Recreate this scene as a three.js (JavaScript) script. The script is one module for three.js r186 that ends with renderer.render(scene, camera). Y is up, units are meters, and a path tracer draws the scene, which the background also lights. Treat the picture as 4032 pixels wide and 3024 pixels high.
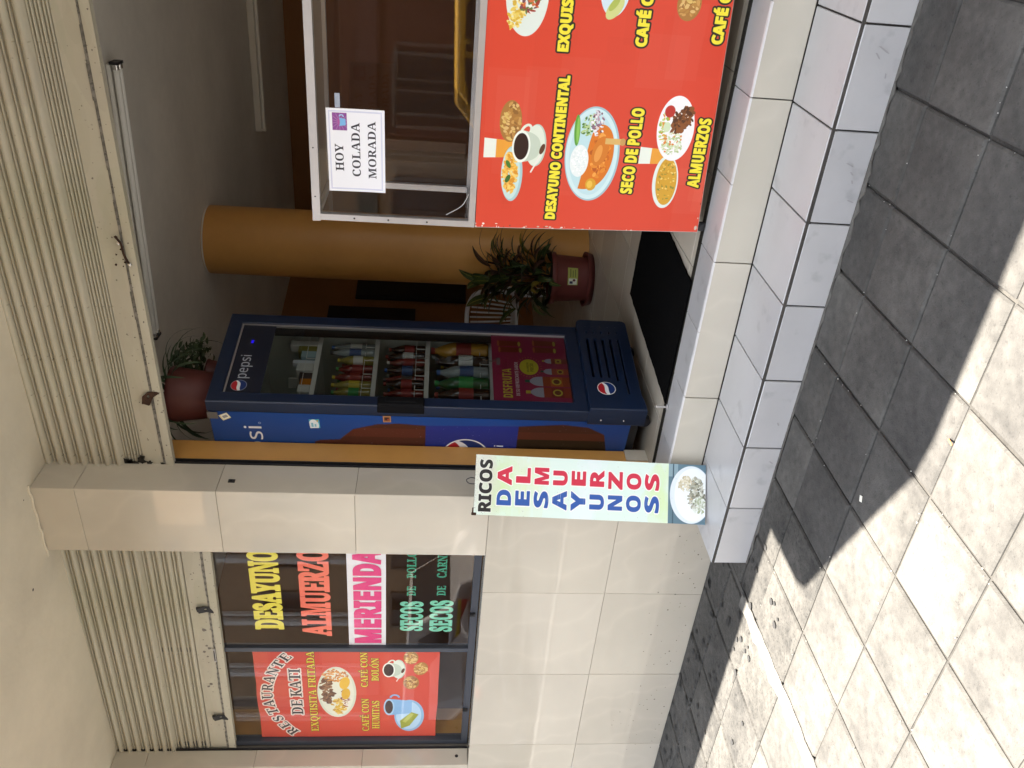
import * as THREE from 'three';
import { FontLoader } from 'three/addons/loaders/FontLoader.js';
import { TextGeometry } from 'three/addons/geometries/TextGeometry.js';
import { RoundedBoxGeometry } from 'three/addons/geometries/RoundedBoxGeometry.js';
import { mergeGeometries } from 'three/addons/utils/BufferGeometryUtils.js';

// ---------- camera, sky, sun, exposure ----------
const scene = new THREE.Scene();
const camera = new THREE.PerspectiveCamera(49.23, 4 / 3, 0.05, 300);
camera.position.set(0, 1.5, 3.185);
{ // the phone was held upright but the picture is stored on its side: picture-up is the street's right
  const D = Math.PI / 180, yaw = 31.9545 * D, pitch = 5.5448 * D, roll = 1.8893 * D;
  const f = new THREE.Vector3(-Math.sin(yaw) * Math.cos(pitch), -Math.sin(pitch), -Math.cos(yaw) * Math.cos(pitch));
  const r = new THREE.Vector3(Math.cos(yaw), 0, -Math.sin(yaw)), u = r.clone().cross(f);
  const r2 = r.clone().multiplyScalar(Math.cos(roll)).addScaledVector(u, Math.sin(roll));
  const u2 = u.clone().multiplyScalar(Math.cos(roll)).addScaledVector(r, -Math.sin(roll));
  camera.quaternion.setFromRotationMatrix(new THREE.Matrix4().makeBasis(u2.negate(), r2, f.clone().negate()));
}
const SKYK = 1.9; // overall brightness of the sky
const SUNDIR = new THREE.Vector3(0.42, 3.34, 0.855).normalize();
{ // hazy tropical midday sky: pale blue overhead, milky toward the horizon, thin broken cloud
  const W = 512, H = 256, d = new Float32Array(W * H * 4), hash = (x, y) => { const q = Math.sin(x * 127.1 + y * 311.7) * 43758.5453; return q - Math.floor(q); };
  const vn = (x, y, p) => { const x0 = Math.floor(x), y0 = Math.floor(y), a = x - x0, b = y - y0, u = a * a * (3 - 2 * a), v = b * b * (3 - 2 * b), g = (i, j) => hash(((x0 + i) % p + p) % p, y0 + j); return (g(0, 0) * (1 - u) + g(1, 0) * u) * (1 - v) + (g(0, 1) * (1 - u) + g(1, 1) * u) * v; };
  for (let j = 0; j < H; j++) for (let i = 0; i < W; i++) {
    const el = (j + 0.5) / H * Math.PI - Math.PI / 2, up = Math.max(0, Math.sin(el)), k = Math.pow(1 - up, 2.2), fx = i / W * 8, fy = el * 3;
    let n = 0.5 * vn(fx, fy, 8) + 0.3 * vn(fx * 2, fy * 2, 16) + 0.2 * vn(fx * 4, fy * 4, 32); n = Math.min(1, Math.max(0, (n - 0.42) * 3.2));
    const c = [0.135 + 0.15 * k, 0.168 + 0.128 * k, 0.232 + 0.075 * k], w = 0.30; const m = 0.75 * n;
    for (let q = 0; q < 3; q++) d[(j * W + i) * 4 + q] = (c[q] * (1 - m) + w * m) * SKYK; d[(j * W + i) * 4 + 3] = 1;
  }
  const t = new THREE.DataTexture(d, W, H, THREE.RGBAFormat, THREE.FloatType); t.mapping = THREE.EquirectangularReflectionMapping; t.magFilter = t.minFilter = THREE.LinearFilter; t.wrapS = THREE.RepeatWrapping; t.colorSpace = THREE.LinearSRGBColorSpace; t.needsUpdate = true;
  scene.background = t; scene.environment = t;
}
const sun = new THREE.DirectionalLight(new THREE.Color().setRGB(1, 0.94, 0.855), 5);
sun.name = 'sun'; sun.position.copy(SUNDIR).multiplyScalar(30).add(new THREE.Vector3(-2, 0, 1)); sun.target.position.set(-2, 0, 1);
sun.castShadow = true; sun.shadow.mapSize.set(2048, 2048);
Object.assign(sun.shadow.camera, { left: -16, right: 16, top: 16, bottom: -16, near: 1, far: 70 });
scene.add(sun, sun.target);
const renderer = new THREE.WebGLRenderer({ antialias: true });
renderer.setSize(1024, 768);
renderer.toneMapping = THREE.LinearToneMapping; renderer.toneMappingExposure = 8.4;
renderer.shadowMap.enabled = true;

// ---------- helpers ----------
let seedv = 7;
const rnd = () => { seedv |= 0; seedv = seedv + 0x6D2B79F5 | 0; let t = Math.imul(seedv ^ seedv >>> 15, 1 | seedv); t = t + Math.imul(t ^ t >>> 7, 61 | t) ^ t; return ((t ^ t >>> 14) >>> 0) / 4294967296; };
const rr = (a, b) => a + (b - a) * rnd();
const V = (x, y, z) => new THREE.Vector3(x, y, z);
const taken = {};
const numbered = (n) => { const k = taken[n] = (taken[n] ?? -1) + 1; return k ? n + '_' + String(k).padStart(3, '0') : n; };
const noIdx = (g) => g.index ? g.toNonIndexed() : g;
function mg(list) {
  list = list.flat().map((g) => { g = noIdx(g); for (const k of Object.keys(g.attributes)) if (!['position', 'normal', 'uv'].includes(k)) g.deleteAttribute(k); g.clearGroups(); return g; });
  return mergeGeometries(list);
}
function mesh(name, geo, mat, parent) {
  const m = new THREE.Mesh(Array.isArray(geo) ? mg(geo) : geo, mat); m.name = name; m.castShadow = m.receiveShadow = true;
  if (parent) parent.add(m); return m;
}
function tag(o, label, category, group, kind) { o.userData = { label, category }; if (group) o.userData.group = group; if (kind) o.userData.kind = kind; return o; }
function thing(name, label, category, pos = [0, 0, 0], turn = 0, group) {
  const o = new THREE.Group(); o.name = numbered(name); o.position.set(...pos); o.rotation.y = turn; scene.add(o); return tag(o, label, category, group);
}
function single(name, geo, mat, label, category, group, pos = [0, 0, 0]) { const m = mesh(numbered(name), geo, mat, scene); m.position.set(...pos); return tag(m, label, category, group); }
function sub(name, parent, pos = [0, 0, 0]) { const o = new THREE.Group(); o.name = name; o.position.set(...pos); parent.add(o); return o; }
function structure(name, geo, mat, label) { const m = mesh(name, geo, mat, scene); m.userData = { kind: 'structure', label, category: name.replace(/_/g, ' ') }; return m; }
// box with uv in metres
function bx(w, h, d, x = 0, y = 0, z = 0, uo = 0, vo = 0) {
  const g = new THREE.BoxGeometry(w, h, d), uv = g.attributes.uv, dims = [[d, h], [d, h], [w, d], [w, d], [w, h], [w, h]];
  for (let i = 0; i < 24; i++) { const [a, b] = dims[i >> 2]; uv.setXY(i, uv.getX(i) * a + uo, uv.getY(i) * b + vo); }
  return g.translate(x, y, z);
}
const b2 = (x0, x1, y0, y1, z0, z1) => bx(x1 - x0, y1 - y0, z1 - z0, (x0 + x1) / 2, (y0 + y1) / 2, (z0 + z1) / 2, x0 + z0 * 0.7, y0);
const rbox = (w, h, d, r, x = 0, y = 0, z = 0, s = 2) => new RoundedBoxGeometry(w, h, d, s, r).translate(x, y, z);
const cyl = (r0, r1, h, n = 20, x = 0, y = 0, z = 0) => new THREE.CylinderGeometry(r0, r1, h, n).translate(x, y, z);
const tube = (pts, r, seg = 24, n = 8) => new THREE.TubeGeometry(new THREE.CatmullRomCurve3(pts.map((p) => V(...p))), seg, r, n);
const lathe = (pts, n = 20) => new THREE.LatheGeometry(pts.map(([r, y]) => new THREE.Vector2(r, y)), n);
// a tile lying in the xy plane, front at z = 0, chamfered edges, uv in metres
const tileCache = {};
function tileGeo(w, h, t = 0.01, b = 0.002, variant = 0) {
  const key = [w.toFixed(4), h.toFixed(4), t, b, variant].join();
  if (tileCache[key]) return tileCache[key];
  const X = w / 2, Y = h / 2, p = [], uv = [], ou = (variant * 0.731) % 3, ov = (variant * 1.377) % 3;
  const quad = (a, bb, c, d) => { for (const q of [a, bb, c, a, c, d]) { p.push(...q); uv.push(q[0] + ou, q[1] + ov); } };
  const F = [[-X + b, -Y + b, 0], [X - b, -Y + b, 0], [X - b, Y - b, 0], [-X + b, Y - b, 0]], M = [[-X, -Y, -b], [X, -Y, -b], [X, Y, -b], [-X, Y, -b]], B = M.map((q) => [q[0], q[1], -t]);
  quad(...F);
  for (let i = 0; i < 4; i++) { const j = (i + 1) % 4; quad(M[i], M[j], F[j], F[i]); quad(B[i], B[j], M[j], M[i]); }
  const g = new THREE.BufferGeometry(); g.setAttribute('position', new THREE.Float32BufferAttribute(p, 3)); g.setAttribute('uv', new THREE.Float32BufferAttribute(uv, 2)); g.computeVertexNormals();
  return tileCache[key] = g;
}
// tileable value noise
function noiseField(size, freq, oct, seed) {
  const out = new Float32Array(size * size); let amp = 1, tot = 0;
  for (let o = 0, f = freq; o < oct; o++, f *= 2, amp *= 0.55) {
    const s0 = seedv; seedv = seed * 977 + o * 131; const g = new Float32Array(f * f); for (let i = 0; i < g.length; i++) g[i] = rnd(); seedv = s0;
    for (let y = 0; y < size; y++) { const fy = y / size * f, y0 = Math.floor(fy), ty = fy - y0, sy = ty * ty * (3 - 2 * ty), r0 = (y0 % f) * f, r1 = ((y0 + 1) % f) * f;
      for (let x = 0; x < size; x++) { const fx = x / size * f, x0 = Math.floor(fx), tx = fx - x0, sx = tx * tx * (3 - 2 * tx), a = x0 % f, b = (x0 + 1) % f;
        out[y * size + x] += amp * ((g[r0 + a] * (1 - sx) + g[r0 + b] * sx) * (1 - sy) + (g[r1 + a] * (1 - sx) + g[r1 + b] * sx) * sy); } }
    tot += amp;
  }
  for (let i = 0; i < out.length; i++) out[i] /= tot; return out;
}
function dataTex(size, fn, metres, srgb = true) {
  const d = new Uint8Array(size * size * 4);
  for (let i = 0; i < size * size; i++) { const c = fn(i, i % size, Math.floor(i / size)); for (let k = 0; k < 3; k++) d[i * 4 + k] = Math.max(0, Math.min(255, c[k] * 255)); d[i * 4 + 3] = 255; }
  const t = new THREE.DataTexture(d, size, size); t.wrapS = t.wrapT = THREE.RepeatWrapping; t.magFilter = THREE.LinearFilter; t.minFilter = THREE.LinearMipmapLinearFilter; t.generateMipmaps = true;
  if (srgb) t.colorSpace = THREE.SRGBColorSpace; t.repeat.set(1 / metres, 1 / metres); t.needsUpdate = true; return t;
}
function canvasTex(w, h, draw) {
  const c = document.createElement('canvas'); c.width = w; c.height = h; const x = c.getContext('2d'); draw(x, w, h);
  const t = new THREE.CanvasTexture(c); t.colorSpace = THREE.SRGBColorSpace; t.anisotropy = 8; return t;
}
const lin = (r, g, b) => new THREE.Color().setRGB(r, g, b);
function std(color, roughness = 0.8, more = {}) {
  const c = Array.isArray(color) ? lin(...color) : new THREE.Color(color);
  const Cls = ('clearcoat' in more || 'transmission' in more || 'sheen' in more || 'ior' in more) ? THREE.MeshPhysicalMaterial : THREE.MeshStandardMaterial;
  return new Cls({ color: c, roughness, ...more });
}
// canvas text: cap height h, total width w, baseline left at (x, y)
function txt(c, s, x, y, w, h, fill, { font = 'bold 100px sans-serif', stroke, sw = 6, alpha = 1, fat = 0 } = {}) {
  c.save(); c.translate(x, y); c.globalAlpha = alpha; c.font = font; const m = c.measureText(s).width, k = h / 71.4; c.scale(w / m, k); c.lineJoin = 'round';
  if (stroke) { c.strokeStyle = stroke; c.lineWidth = sw / k; c.strokeText(s, 0, 0); }
  if (fat) { c.strokeStyle = fill; c.lineWidth = fat / k; c.strokeText(s, 0, 0); }
  c.fillStyle = fill; c.fillText(s, 0, 0); c.restore();
}
const ell = (c, x, y, a, b, rot, fill) => { c.beginPath(); c.ellipse(x, y, a, b, rot, 0, 7); c.fillStyle = fill; c.fill(); };
function splat(c, x, y, a, b, rot, n, cols, s0, s1) { // loose pieces of food inside an ellipse
  for (let i = 0; i < n; i++) { const t = rnd() * 6.28, q = Math.sqrt(rnd()), px = Math.cos(t) * a * q, py = Math.sin(t) * b * q;
    ell(c, x + px * Math.cos(rot) - py * Math.sin(rot), y + px * Math.sin(rot) + py * Math.cos(rot), rr(s0, s1), rr(s0, s1) * 0.6, rnd() * 3, cols[Math.floor(rnd() * cols.length)]); }
}

// ---------- materials ----------
const N1 = noiseField(512, 4, 6, 1), N2 = noiseField(512, 8, 6, 2), N3 = noiseField(512, 32, 4, 3), N4 = noiseField(512, 3, 4, 4), N5 = noiseField(512, 128, 2, 5);
const tConc = dataTex(512, (i) => { const s = N5[i] > 0.78 ? -0.10 : N5[i] < 0.16 ? 0.07 : 0, st = N2[i] > 0.64 ? (N2[i] - 0.64) * -0.5 : 0, v = 0.80 + (N1[i] - 0.5) * 0.30 + (N3[i] - 0.5) * 0.26 + s + st; return [v, v * 0.985, v * 0.96]; }, 0.9);
const tConcB = dataTex(512, (i) => { const v = 0.5 + (N3[i] - 0.5) * 0.7 + (N5[i] - 0.5) * 0.5; return [v, v, v]; }, 0.5, false);
const tStain = dataTex(512, (i) => { const s = N5[i] > 0.7 ? -0.16 : 0, v = 0.76 + (N1[i] - 0.5) * 0.34 + (N3[i] - 0.5) * 0.3 + s + (N2[i] > 0.62 ? -0.07 : 0); return [v, v * 0.985, v * 0.955]; }, 0.8);
const tMarble = dataTex(512, (i, x, y) => { const w = Math.abs(Math.sin((x * 2 + y) / 512 * 6.283 + (N4[i] - 0.5) * 9)), vein = Math.pow(1 - w, 2) * 0.022, v = 0.90 + (N1[i] - 0.5) * 0.05 + (N4[i] - 0.5) * 0.05 + vein; return [v, v * 0.985, v * 0.955]; }, 1.3);
const tTile = dataTex(512, (i) => { const d = N2[i] > 0.68 ? (N2[i] - 0.68) * 0.45 : 0, v = 0.93 + (N1[i] - 0.5) * 0.07 - d - (N5[i] > 0.9 ? 0.05 : 0); return [v, v, v * 1.0]; }, 0.7);
const tPaint = dataTex(512, (i) => { const v = 0.93 + (N1[i] - 0.5) * 0.10 + (N3[i] - 0.5) * 0.03; return [v, v, v]; }, 1.6);
const tSoffit = dataTex(512, (i) => { const v = 0.92 + (N4[i] - 0.5) * 0.14 + (N3[i] - 0.5) * 0.03; return [v, v * 0.985, v * 0.95]; }, 1.8);
const tBumpSoft = dataTex(512, (i) => { const v = 0.5 + (N1[i] - 0.5) * 0.8 + (N3[i] - 0.5) * 0.15; return [v, v, v]; }, 1.2, false);
const tGrain = dataTex(256, (i, x, y) => { const k = (y * 2 % 512) * 512 + (x * 2 % 512), v = 0.86 + (N3[k] - 0.5) * 0.5; return [v, v, v]; }, 0.12);
const M = {
  paver: [[0.103, 0.0995, 0.093], [0.091, 0.088, 0.083], [0.111, 0.1075, 0.1005], [0.130, 0.126, 0.118]].map((c) => std(c, 0.92, { map: tConc, bumpMap: tConcB, bumpScale: 0.0022 })),
  paverStained: [[0.103, 0.0995, 0.093], [0.093, 0.09, 0.085]].map((c) => std(c, 0.92, { map: tStain, bumpMap: tConcB, bumpScale: 0.0025 })),
  joint: std([0.075, 0.071, 0.064], 0.98, { map: tConc, bumpMap: tConcB, bumpScale: 0.004 }),
  smear: std([0.17, 0.165, 0.155], 0.95, { map: tConc, bumpMap: tConcB, bumpScale: 0.003 }),
  concrete: std([0.38, 0.36, 0.33], 0.92, { map: tConc, bumpMap: tConcB, bumpScale: 0.003 }),
  asphalt: std([0.05, 0.05, 0.052], 0.95, { map: tConc, bumpMap: tConcB, bumpScale: 0.004 }),
  wallTile: [[0.68, 0.645, 0.57], [0.695, 0.66, 0.59], [0.67, 0.634, 0.562]].map((c) => std(c, 0.03, { map: tMarble, bumpMap: tBumpSoft, bumpScale: 0.00025, ior: 1.55 })),
  grout: std([0.22, 0.20, 0.175], 0.95),
  darkGrout: std([0.095, 0.09, 0.083], 0.95, { map: tConc }),
  stepTile: [[0.535, 0.53, 0.528], [0.555, 0.55, 0.545], [0.52, 0.517, 0.518]].map((c) => std(c, 0.30, { map: tTile, bumpMap: tBumpSoft, bumpScale: 0.0006 })),
  riserTile: [[0.66, 0.645, 0.585], [0.68, 0.66, 0.60]].map((c) => std(c, 0.22, { map: tMarble, bumpMap: tBumpSoft, bumpScale: 0.0005 })),
  floorTile: [[0.68, 0.645, 0.575], [0.65, 0.615, 0.55], [0.70, 0.66, 0.59]].map((c) => std(c, 0.22, { map: tMarble })),
  nosing: std([0.80, 0.80, 0.80], 0.5, { map: tTile }),
  soffit: std([0.86, 0.825, 0.73], 0.9, { map: tSoffit, bumpMap: tBumpSoft, bumpScale: 0.006 }),
  ceiling: std([0.82, 0.79, 0.72], 0.9, { map: tPaint, bumpMap: tBumpSoft, bumpScale: 0.004 }),
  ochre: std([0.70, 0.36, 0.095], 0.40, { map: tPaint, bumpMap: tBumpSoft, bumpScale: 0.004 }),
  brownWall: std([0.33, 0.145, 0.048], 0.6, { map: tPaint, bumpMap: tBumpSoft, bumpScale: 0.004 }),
  blackMetal: std([0.018, 0.018, 0.02], 0.5, { map: tPaint }),
  alu: std([0.60, 0.59, 0.59], 0.42, { metalness: 0.75, map: tPaint }),
  frameAlu: std([0.09, 0.10, 0.125], 0.4, { metalness: 0.4, map: tPaint }),
  rubber: std([0.02, 0.02, 0.022], 0.75),
  glass: std([1, 1, 1], 0.0, { transmission: 1, thickness: 0, ior: 1.5 }),
  chrome: std([0.75, 0.74, 0.72], 0.2, { metalness: 1 }),
  rust: std([0.10, 0.05, 0.03], 0.85, { map: tStain, metalness: 0.3 }),
  white: std([0.78, 0.78, 0.76], 0.5),
  whitePlastic: std([0.74, 0.76, 0.80], 0.4),
};

// ---------- the ground ----------
const pick = (a) => a[Math.floor(rnd() * a.length)];
{
  structure('road', b2(-60, 40, -0.30, -0.15, 3.62, 9.4), M.asphalt, 'dark asphalt street in front of the shops');
  structure('terrain', b2(-90, 70, -0.9, -0.31, -60, 90), M.asphalt, 'bare ground under and around the street');
  const kerb = structure('kerb', b2(-60, 40, -0.3, 0.004, 3.47, 3.62), std([0.30, 0.29, 0.27], 0.9, { map: tConc }), 'pale concrete kerb along the street');
  structure('far_pavement', b2(-60, 40, -0.3, 0.0, 9.4, 11.2), M.concrete, 'pavement on the other side of the street');
  const walk = structure('sidewalk', b2(-60, 40, -0.3, -0.012, -0.3, 3.47), M.joint, 'concrete paver sidewalk, half in sun and half in shade');
  // pavers, one by one near the camera; plain slabs beyond
  const laid = (x0, x1, z0, z1) => {
    const w = x1 - x0, d = z1 - z0; if (w < 0.03 || d < 0.03) return;
    const stained = x0 < -2.25 && z0 < 0.95, m = mesh('paver', tileGeo(w - 0.010, d - 0.010, 0.05, 0.007, Math.floor(rnd() * 9)), stained ? pick(M.paverStained) : rnd() < 0.2 ? M.paver[3] : M.paver[Math.floor(rnd() * 3)], walk);
    m.position.set((x0 + x1) / 2 + rr(-0.0015, 0.0015), rr(-0.0025, 0.001), (z0 + z1) / 2 + rr(-0.0015, 0.0015)); m.rotation.set(-Math.PI / 2 + rr(-0.004, 0.004), rr(-0.003, 0.003), rr(-0.005, 0.005));
  };
  const zr = [0.387, 0.612, 0.966, 1.315, 1.652, 2.0, 2.347, 2.7, 3.05, 3.465];
  for (let k = -4; k < 9; k++) { const x1 = -0.535 - k * 0.3335 * (k > 0 ? 0.983 : 1), x0 = -0.535 - (k + 1) * 0.3335 * (k >= 0 ? 0.983 : 1);
    if (x0 < -2.84) continue; for (let j = 0; j < zr.length - 1; j++) laid(x0, x1, zr[j], zr[j + 1]); }
  laid(-2.835, -2.70, 0.02, 0.38);
  const zl = [0.004, 0.245, 0.60, 0.965, 1.315, 1.652, 2.0, 2.347, 2.7, 3.05, 3.465];
  for (let k = 0; k < 8; k++) for (let j = 0; j < zl.length - 1; j++) laid(-2.865 - (k + 1) * 0.352, -2.865 - k * 0.352, zl[j], zl[j + 1]);
  const laidW = mesh('paver', [b2(-60, -5.69, -0.3, -0.004, 0, 3.46), b2(0.81, 40, -0.3, -0.004, 0.387, 3.46)], M.paver[0], walk); laidW.userData.kind = 'stuff';
  // a band of spilled white mortar along one joint
  { const p = [], L = [], R = []; for (let i = 0; i <= 30; i++) { const t = i / 30, z = 0.44 + t * 1.32, x = -2.868 + t * 0.03; L.push([x - 0.026 - rnd() * 0.014 - (i % 5 === 0 ? 0.012 : 0), z]); R.push([x + 0.034 + rnd() * 0.014, z]); }
    const s = new THREE.Shape([...L, ...R.reverse()].map(([x, z]) => new THREE.Vector2(x, -z)));
    const g = new THREE.ExtrudeGeometry(s, { depth: 0.004, bevelEnabled: true, bevelSize: 0.004, bevelThickness: 0.002, bevelSegments: 1 }); g.rotateX(-Math.PI / 2); g.translate(0, -0.002, 0);
    mesh('mortar_smear', [g, b2(-2.864, -2.832, -0.05, -0.0035, 0.46, 3.46)], M.smear, walk); mesh('paver', b2(-2.862, -2.834, -0.05, -0.004, 0.0, 0.455), M.paver[1], walk); }
  // ragged cement left along the foot of the lower step
  { const a = [], b = []; for (let i = 0; i <= 90; i++) { const x = -2.69 + i * 0.034; a.push(new THREE.Vector2(x, -0.386)); b.push(new THREE.Vector2(x, -(0.394 + Math.pow(rnd(), 2.2) * 0.022))); } const g = new THREE.ExtrudeGeometry(new THREE.Shape([...a, ...b.reverse()]), { depth: 0.004, bevelEnabled: false }); g.rotateX(-Math.PI / 2); g.translate(0, -0.0005, 0); mesh('cement_residue', g, M.smear, walk); }
  // dried splash spots
  const spot = std([0.022, 0.021, 0.02], 0.9);
  const gs = []; for (let i = 0; i < 110; i++) { const x = rr(-4.6, -2.42), z = 0.04 + Math.pow(rnd(), 1.5) * 0.78; if (x > -2.72 && z < 0.4) continue; const s = rr(0.008, 0.021), g = new THREE.CircleGeometry(s, 9); const pp = g.attributes.position; for (let k = 1; k < pp.count; k++) { const q = rr(0.8, 1.15); pp.setXY(k, pp.getX(k) * q * 0.85, pp.getY(k) * q); } g.rotateX(-Math.PI / 2); g.rotateY(rr(-0.5, 0.1)); g.translate(x, 0.0045, z); gs.push(g); }
  const sp = mesh('dried_splash', gs, spot, walk); sp.userData.kind = 'stuff';
  // crumbs and leaf scraps caught in the joints
  const cr = []; for (let i = 0; i < 90; i++) { const onX = rnd() < 0.5, k = Math.floor(rr(0, 8)); const x = onX ? -0.535 - k * 0.328 + rr(-0.012, 0.012) : rr(-2.8, 0), z = onX ? rr(0.4, 1.9) : zr[Math.floor(rr(1, 5))] + rr(-0.012, 0.012); const g = new THREE.TetrahedronGeometry(rr(0.0015, 0.0036)); g.rotateX(rnd() * 3); g.rotateY(rnd() * 6); g.translate(x, 0.001, z); cr.push(g); }
  const cm = mesh('grit', cr, std([0.42, 0.40, 0.36], 0.9), walk); cm.userData.kind = 'stuff';
  single('paper_scrap', new THREE.BoxGeometry(0.022, 0.0012, 0.016).rotateY(0.4), std([0.75, 0.72, 0.62], 0.9), 'tiny pale paper scrap lying on the shaded pavers', 'litter', null, [-1.772, 0.003, 1.02]);
  single('dry_leaf', new THREE.BoxGeometry(0.006, 0.002, 0.024).rotateY(-0.2), std([0.45, 0.17, 0.05], 0.9), 'small orange dry leaf in a sunlit paver joint', 'litter', null, [-1.315, 0.004, 1.314]);
}

// ---------- the restaurant building ----------
const bld = thing('restaurant_building', 'restaurant ground floor faced with glossy beige tiles under a cream canopy', 'building');
const FY = 0.335; // inside floor level
{
  const J = 0.0018, wt = () => pick(M.wallTile);
  const tiles = (parent, xs, ys, z, mats = M.wallTile, name = 'wall_tile', bev = 0.0015, jj = J) => { for (let i = 0; i < xs.length - 1; i++) for (let j = 0; j < ys.length - 1; j++) { const w = xs[i + 1] - xs[i] - jj, h = ys[j + 1] - ys[j] - jj; const m = mesh(name, tileGeo(w, h, 0.011, bev, Math.floor(rnd() * 11)), pick(mats), parent); m.position.set((xs[i] + xs[i + 1]) / 2, (ys[j] + ys[j + 1]) / 2, z + rr(-0.0006, 0.0006)); m.rotation.set(rr(-0.0012, 0.0012), rr(-0.0012, 0.0012), 0); } };
  const sideTiles = (parent, zs, ys, x, dir = 1) => { for (let i = 0; i < zs.length - 1; i++) for (let j = 0; j < ys.length - 1; j++) { const m = mesh('wall_tile', tileGeo(Math.abs(zs[i + 1] - zs[i]) - J, ys[j + 1] - ys[j] - J, 0.011, 0.0015, Math.floor(rnd() * 11)), wt(), parent); m.position.set(x, (ys[j] + ys[j + 1]) / 2, (zs[i] + zs[i + 1]) / 2); m.rotation.y = dir * Math.PI / 2; } };
  // low wall under the window
  const low = mesh('low_wall', b2(-8.5, -2.657, -0.02, 1.178, -0.36, -0.012), M.grout, bld);
  tiles(low, [-8.54, -7.885, -7.23, -6.575, -5.92, -5.265, -4.61, -3.955, -3.30, -2.645], [-0.01, 0.529, 1.19], 0);
  mesh('sill', b2(-8.5, -3.03, 1.178, 1.188, -0.2, -0.014), M.wallTile[0], low);
  sideTiles(low, [-0.001, -0.213], [0.17, 0.529, 1.19], -2.645);
  { const g = []; for (let i = 0; i < 90; i++) { const s = rr(0.0015, 0.005); const c = new THREE.CircleGeometry(s, 6); c.scale(1, rr(0.5, 1.2), 1); c.translate(rr(-4.7, -2.66), 0.03 + Math.pow(rnd(), 1.4) * 0.30, 0.0016); g.push(c); } const m = mesh('mud_speck', g, std([0.16, 0.14, 0.115], 0.9), low); m.userData.kind = 'stuff'; }
  // pillars
  const pil = mesh('pillar', b2(-3.023, -2.657, 1.178, 3.6, -0.40, -0.012), M.grout, bld);
  tiles(pil, [-3.035, -2.645], [1.19, 1.848, 2.502, 3.148, 3.345], 0);
  sideTiles(pil, [-0.001, -0.213], [1.19, 1.846, 2.502, 3.15, 3.345], -2.645);
  const pil2 = mesh('pillar', b2(-5.6, -4.822, 1.178, 3.6, -0.40, -0.012), M.grout, bld);
  tiles(pil2, [-5.6, -5.265, -4.81], [1.19, 1.848, 2.502, 3.148, 3.345], 0);
  sideTiles(pil2, [-0.001, -0.118], [1.19, 1.848, 2.502, 3.148, 3.345], -4.81);
  const pil3 = mesh('pillar', b2(2.8, 3.2, -0.02, 3.6, -0.40, -0.012), M.grout, bld);
  tiles(pil3, [2.79, 3.21], [0.17, 0.529, 1.19, 1.848, 2.502, 3.148, 3.345], 0);
  // painted reveals behind the shutter rails
  const rev = mesh('painted_reveal', b2(-2.66, -2.644, 0.30, 3.2, -0.405, -0.246), M.ochre, bld);
  mesh('painted_reveal', b2(-4.824, -4.806, 1.19, 3.2, -0.41, -0.20), M.ochre, bld);
  mesh('painted_reveal', b2(-3.037, -3.022, 1.19, 3.2, -0.41, -0.20), M.ochre, bld);
  mesh('skirting_tile', b2(-2.66, -2.637, FY, 0.452, -0.41, -0.318), M.floorTile[0], bld);
  mesh('inner_low_wall', b2(-5.6, -2.66, 0.3, 1.18, -0.42, -0.361), M.ochre, bld);
  // shutter rails
  const rail = (x0, x1, y0, z0, z1) => mesh('shutter_rail', [b2(x0, x1, y0, 3.5, z0, z0 + 0.006), b2(x0, x1, y0, 3.5, z1 - 0.006, z1), b2(x0 - 0.02, x0, y0, 3.5, z0, z1)], M.blackMetal, bld);
  rail(-2.66, -2.638, FY, -0.245, -0.214); rail(-4.83, -4.800, 1.19, -0.165, -0.121); rail(-3.06, -3.036, 1.19, -0.165, -0.121);
  // small plates and holes on the tiled reveals
  const conduit = mesh('cable_plate', [bx(0.004, 0.032, 0.022, -2.642, 2.443, -0.08), bx(0.010, 0.006, 0.006, -2.64, 2.443, -0.08)], M.blackMetal, bld);
  mesh('drilled_hole', new THREE.CircleGeometry(0.011, 12).rotateY(Math.PI / 2).translate(-4.808, 1.26, -0.062), M.blackMetal, bld);
  // canopy slab with its step and curved corner (drawn from the shadow it throws)
  const c = new THREE.Shape([[-9, -1.36], [-1.925, -1.36], [-1.925, -1.74], [-1.84, -1.775], [-1.43, -1.94], [-1.10, -2.08], [-0.93, -2.10], [5, -2.09], [5, 0.19], [-9, 0.19]].map(([a, b]) => new THREE.Vector2(a, b)));
  const cg = new THREE.ExtrudeGeometry(c, { depth: 0.26, bevelEnabled: false }); cg.rotateX(-Math.PI / 2); cg.translate(0, 3.345, 0);
  { const uv = cg.attributes.uv, ps = cg.attributes.position; for (let i = 0; i < uv.count; i++) uv.setXY(i, ps.getX(i), ps.getZ(i) + ps.getY(i)); }
  const can = mesh('canopy', cg, M.soffit, bld);
  mesh('chipped_hole', new THREE.CircleGeometry(0.008, 7).rotateX(Math.PI / 2).translate(-3.10, 3.3435, 0.20), M.blackMetal, can);
  mesh('chipped_hole', new THREE.CircleGeometry(0.004, 7).rotateX(Math.PI / 2).translate(-2.66, 3.3435, 0.07), M.blackMetal, can);
  // mortar fillet where pillar and canopy meet
  { const pts = []; for (let i = 0; i <= 12; i++) pts.push([-3.07 + i * 0.037, 3.343, 0.006 + rr(-0.004, 0.006)]); mesh('mortar_fillet', tube(pts, 0.006, 36, 6), M.soffit, can); }
  // lintel over the openings, upper storey and inner shell
  mesh('lintel', [b2(-5.6, 3.2, 3.2, 3.61, -0.46, -0.29)], M.ceiling, bld);
  mesh('upper_storey', b2(-9, 5, 3.61, 7.0, -7.2, -0.02), M.soffit, bld);
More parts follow.
